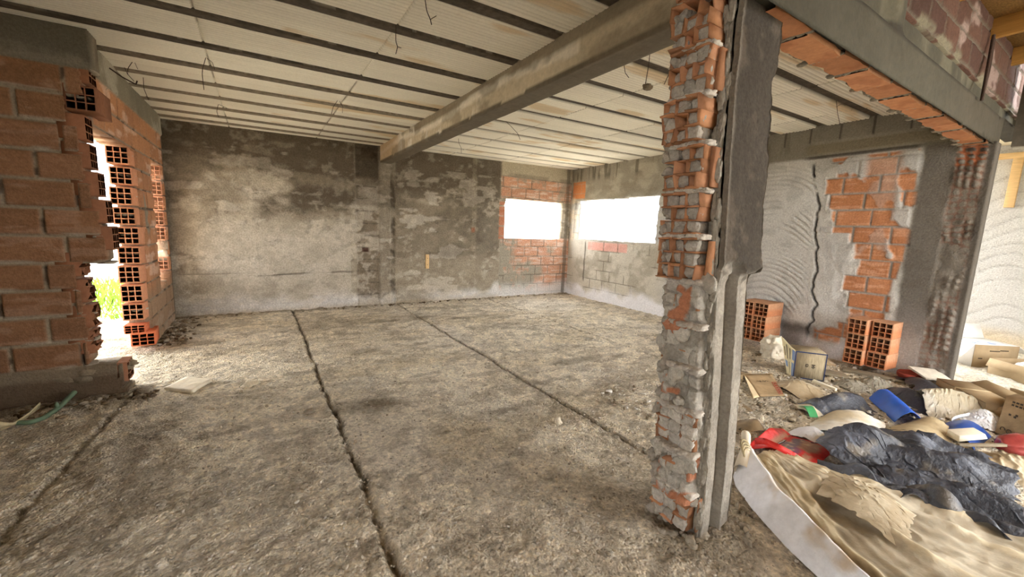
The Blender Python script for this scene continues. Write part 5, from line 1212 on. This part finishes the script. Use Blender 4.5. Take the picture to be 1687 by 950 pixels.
acc = Acc(); rs = np.random.RandomState(8)
for line, v in enumerate((.86, .78)):
    for k in range(11 - line * 3): pquad(acc, fh, .12 + .06 * k, .155 + .06 * k + .01 * rs.rand(), v, v + .045, 1.0)
for (u, v) in ((.12, .52), (.2, .5), (.22, .55)): pquad(acc, fh, u, u + .04, v, v + .05, 1.0)
acc.build('lettering', M['ink'], hb)
acc = Acc()
for k in range(7):
    pts = [np.array(fh(.1 + .1 * k + .035 * math.cos(a_), .14 + .05 * math.sin(a_), 1.0)) for a_ in np.linspace(0, 6.28 * (.6 + .4 * (k % 2)), 12)]; acc.add(*tube(pts, .003), np.array((.3, .26, .2)))
acc.build('lettering', M['ink'], hb)
# cartons out in the light
wc = carton('white_carton', .52, .40, .30, M['whitecard'], (7.55, 1.06, 0), (0, 0, -.62), 'white topped carton standing open in the bright yard', flaps=(('x0', .22, -.9), ('x1', .2, -.6), ('y1', .2, 1.1)), inner=M['whitecard'])
box_obj('front_panel', .0, .52, -.004, -.001, .0, .30, M['card'], wc)
for (x, y, w_, d_) in ((.06, .06, .05, .07), (.17, .13, .05, .05), (.25, .06, .08, .05), (.26, .12, .06, .03), (.08, .26, .06, .08)): box_obj('label_print', x, x + w_, y, y + d_, .3005, .3015, M['bluegrey'], wc)
for (x, z, w_) in ((.06, .12, .05), (.18, .22, .12), (.3, .23, .1), (.36, .12, .06), (.4, .08, .07)): box_obj('ink_print', x, x + w_, -.0055, -.0045, z, z + .012, M['ink'], wc)
c2 = carton('torn_carton', .5, .4, .2, M['card'], (7.16, .56, 0), (0, 0, -.55), 'low torn brown carton beside the white one', flaps=(('x0', .1, -1.2),), closed=False)
V, Q = lump((.32, .2, .12), (.14, .14, .1), 88, 10, .5); mesh_np('stuffing', V, Q, M['whitecard'], c2, np.tile(S(230, 226, 216), (len(V), 1)), True)

# ---- smaller pieces
o = box_obj('foam_strip', -.02, .02, -.11, .11, 0, .03, M['styro'], None, .004, None, .004); o.location = (4.86, 1.63, .03); o.rotation_euler = (.05, .0, -.15); tag(o, 'short white foam strip in front of the printed box', 'foam strip')
o = box_obj('foam_offcut', -.09, .09, -.05, .05, 0, .05, M['styro'], None, .006, None, .008); o.location = (4.50, .58, .07); o.rotation_euler = (.1, -.25, -.75); tag(o, 'cream foam offcut perched on the black tarpaulin by the deep blue sheet', 'foam')
X = cloth([(4.93, 1.44), (5.01, 1.42), (4.97, 1.29), (4.90, 1.31)], 16, 18, 1.2, 1.2, 95, 60, None, .03, .05)
tag(sheet_obj('foil_wrapper', X, flatc(X, S(84, 52, 150)), M['purple'], None, .002, 1), 'small purple foil wrapper beside the clear film', 'wrapper')
X = cloth([(4.86, 1.30), (5.05, 1.28), (4.98, 1.18), (4.84, 1.20)], 18, 16, 1.15, 1.15, 96, 60, None, .04, .05)
tag(sheet_obj('white_scrap', X, flatc(X, S(234, 234, 234)), M['whitebag'], None, .002, 1), 'torn white scrap touching the tip of the bright blue sheet', 'plastic scrap')
arch('green_scrap', [(4.06, 1.54), (4.14, 1.50), (3.98, 1.34), (3.92, 1.38)], .05, 97, S(74, 160, 100), S(80, 170, 104), M['green'], 'small curled green plastic scrap on the gravelly floor', 'plastic scrap', 14, 10, jag=.004, thick=.003)
pl = box_obj('plank', -.3, .3, -.06, .06, 0, .028, M['oldwood'], None, .003); pl.location = (5.86, 1.50, .012); pl.rotation_euler = (0, .0, -1.25); tag(pl, 'weathered grey plank lying against the stack below the raw bricks', 'plank')
pl = box_obj('plank', -.2, .2, -.09, .09, 0, .02, M['oldwood'], None, .003); pl.location = (5.42, 1.83, .02); pl.rotation_euler = (0, .05, -.9); tag(pl, 'short brown board beside the printed box', 'plank')
V, Q = qsphere(10); V = V * (.13, .1, .07); V[:, 2] = np.where(V[:, 2] > .02, .02 - .6 * (V[:, 2] - .02), V[:, 2]); V[:, 2] += .08
o = mesh_np('red_basin', V, Q, M['redbrown'], None, np.array((.5, .2, .1)), True); o.location = (6.0, 1.27, .02); tag(o, 'rusty red basin wedged at the foot of the pier', 'basin')
o = box_obj('cement_board', -.16, .16, -.1, .1, 0, .02, M['stone'], None, .003, None, .006); o.location = (6.05, 1.12, .13); o.rotation_euler = (.3, .1, -.5); tag(o, 'grey board fragment on the black plastic at the pier', 'board')
V, Q = qsphere(12); V = V * (.16, .09, .08) * (1 + .35 * (ridge(V, 1.6, 3, 360)[:, None] - .5)); V[:, 2] = np.maximum(V[:, 2] + .06, .004)
o = mesh_np('red_film', V, Q, M['redfilm'], None, np.array((.6, .2, .2)), True); o.location = (4.74, .33, 0); o.rotation_euler = (0, 0, -.7); tag(o, 'shiny red plastic wrapping under the lettered box', 'plastic film')
o = box_obj('timber_batten', -.30, .30, -.012, .012, 0, .02, M['oldwood'], None, .002); o.location = (4.55, .43, .06); o.rotation_euler = (0, -.03, -.55); tag(o, 'thin wooden batten beside the shiny red wrapping', 'batten')
X = cloth([(4.15, .50), (4.75, .48), (4.42, .05), (4.02, .22)], 40, 30, 1.12, 1.15, 98, 100, hump((4.35, .33, .25, .12, -.6, .07)), .05, .04)
tag(sheet_obj('brown_sheet', X, mix(flatc(X, S(150, 130, 98)), S(186, 172, 146), sm(.5, .62, fbm(X, 6, 4, 362))), M['sheet'], None, .003, 1), 'dirty brown sheet spread behind the black tarpaulin folds', 'sheet')
X = cloth([(5.35, .62), (5.62, .60), (5.3, .18), (4.96, .48)], 20, 20, 1.05, 1.1, 99, 60, None, .04, .05)
# torn card on the gravel near the column
X = cloth([(3.12, 1.74), (3.40, 1.60), (3.28, 1.44), (3.04, 1.56)], 26, 22, 1.06, 1.06, 101, 70, hump((3.32, 1.52, .1, .08, 0, .06)), .03, .06)
tag(sheet_obj('torn_card', X, mix(flatc(X, S(150, 130, 100)), S(124, 106, 80), sm(.48, .6, fbm(X, 9, 3, 364))), M['sheet'], None, .004, 1), 'torn dirty cardboard curling up on the gravel near the red bag', 'cardboard')
X = cloth([(3.42, 1.96), (3.72, 1.86), (3.62, 1.70), (3.36, 1.76)], 26, 22, 1.06, 1.08, 102, 70, None, .03, .06)
tag(sheet_obj('torn_card', X, flatc(X, S(138, 118, 90)), M['sheet'], None, .004, 1), 'flat dirty cardboard scrap between the column and the tilted box', 'cardboard')
# piece of brick peeping out behind the column
V = HS[0] * (.45, 1, .85); V = V + np.random.RandomState(4).uniform(-.006, .006, V.shape); o = mesh_np('brick_fragment', V, HS[1], M['brick'], None, np.array(S(188, 132, 88)), False)
o.location = (4.98, 3.50, .082); o.rotation_euler = (0, 0, .5); tag(o, 'broken brick piece showing just past the column at floor level', 'brick')
# floor of the room
sl = bil([(-.75, 4.40), (-.54, 4.22), (-.42, 4.46), (-.62, 4.62)], 14, 12); e = fbm(sl, 9, 3, 370); sl[..., 2] = .02 + .02 * (e - .5) + .02
tag(sheet_obj('plaster_slab', sl, flatc(sl, S(232, 222, 200)), M['sheet'], None, .03, 0), 'flat pale slab fragment on the floor in front of the doorway', 'slab')
for (x, y, r, lab) in ((1.95, 2.33, (.022, .03, .03), 'white chip standing on the floor beside the middle joint'), (.28, 3.40, (.045, .03, .022), 'dark stone beside the first floor joint'), (-.12, 4.22, (.07, .05, .025), 'pale mortar lump on the floor past the slab fragment'), (-.02, 4.3, (.04, .035, .02), 'smaller mortar lump beside the pale one past the slab'), (.16, 2.4, (.022, .02, .016), 'single dark pebble on the open floor before the first joint')):
    V, Q = lump((0, 0, 0), r, int(x * 100) + 900, 6, .7); c = S(218, 206, 184) if 'white' in lab or 'pale' in lab or 'smaller' in lab else S(140, 128, 110)
    o = mesh_np('stone', V, Q, M['gravel'], None, c, True); o.location = (x, y, r[2] * .6); tag(o, lab, 'stone')
lathe = box_obj('lath', -.035, .035, -.012, .012, -.14, .14, M['wood'], None, .002); lathe.location = (2.82, WY - .018, .82); tag(lathe, 'short pale wooden lath fixed upright on the stained back wall', 'lath')
for z in (.066, -.064): box_obj('nail', -.006, .006, -.016, -.012, z - .006, z + .006, M['steel'], lathe)
hs = path([(-1.50, 4.10, .03), (-1.44, 4.10, .022), (-1.39, 4.16, .022), (-1.355, 4.32, .03), (-1.31, 4.52, .05), (-1.28, 4.46, .13)], np.linspace(0, 1, 24)); hs = path([(-1.50, 4.08, .03), (-1.43, 4.07, .022), (-1.38, 4.13, .022), (-1.34, 4.26, .04), (-1.29, 4.40, .10)], np.linspace(0, 1, 24))
V, Q = tube(hs, .017, 8, False); ho = mesh_np('hose', V, Q, M['pipe'], None, np.array((.2, .3, .2)), True); tag(ho, 'dull green hose end leaning at the foot of the shaded brick wall', 'hose')
V, Q = lump((-1.345, 4.235, .06), (.012, .014, .03), 12, 4, .2); mesh_np('spigot', V, Q, M['pipe'], ho, np.array((.2, .3, .2)), True)
st = path([(-1.62, 4.02, .02), (-1.55, 4.0, .05), (-1.50, 4.05, .03), (-1.46, 4.16, .05), (-1.43, 4.24, .09), (-1.44, 4.26, .055), (-1.48, 4.14, .02), (-1.55, 4.02, .012)], np.linspace(0, 1, 40))
wd = np.interp(np.linspace(0, 1, 40), [0, .12, .25, 1], [.05, .045, .018, .018]); V = np.concatenate([st + np.stack([0 * wd, 0 * wd, wd], -1), st - np.stack([.3 * wd, .2 * wd, .3 * wd], -1)]); V[:, 2] = np.maximum(V[:, 2], .006)
o = mesh_np('strap', V, np.array([[i, i + 1, i + 41, i + 40] for i in range(39)]), M['strip'], None, np.array((.6, .55, .45)), True); o.modifiers.new('t', 'SOLIDIFY').thickness = .004; tag(o, 'looped pale strap lying on the floor below the shaded brick wall', 'strap')

# ================================================================== LIGHT, CAMERA
w = bpy.data.worlds.new('overcast_sky'); SC.world = w; w.use_nodes = True; nt = w.node_tree; nt.nodes.clear()
wo = nt.nodes.new('ShaderNodeOutputWorld'); bg = nt.nodes.new('ShaderNodeBackground'); nt.links.new(bg.outputs[0], wo.inputs[0])
bg.inputs['Color'].default_value = (.975, .985, 1.0, 1); bg.inputs['Strength'].default_value = 1.0
cam = bpy.data.cameras.new('camera'); co = bpy.data.objects.new('camera', cam); COL.objects.link(co)
cam.sensor_fit = 'HORIZONTAL'; cam.sensor_width = 36; cam.lens = FPX * 36 / 1687; cam.clip_start = .02; cam.clip_end = 200
co.matrix_world = Matrix.Translation(CAM) @ MR.to_4x4()
SC.camera = co
vs_ = SC.view_settings; vs_.view_transform = 'Standard'; vs_.look = 'None'; vs_.gamma = 1; vs_.use_curve_mapping = False
vs_.exposure = 3.75
SC.cycles.max_bounces = 14; SC.cycles.diffuse_bounces = 10; SC.cycles.transmission_bounces = 8; SC.cycles.transparent_max_bounces = 8
SC.cycles.use_denoising = True; SC.cycles.sample_clamp_indirect = 8
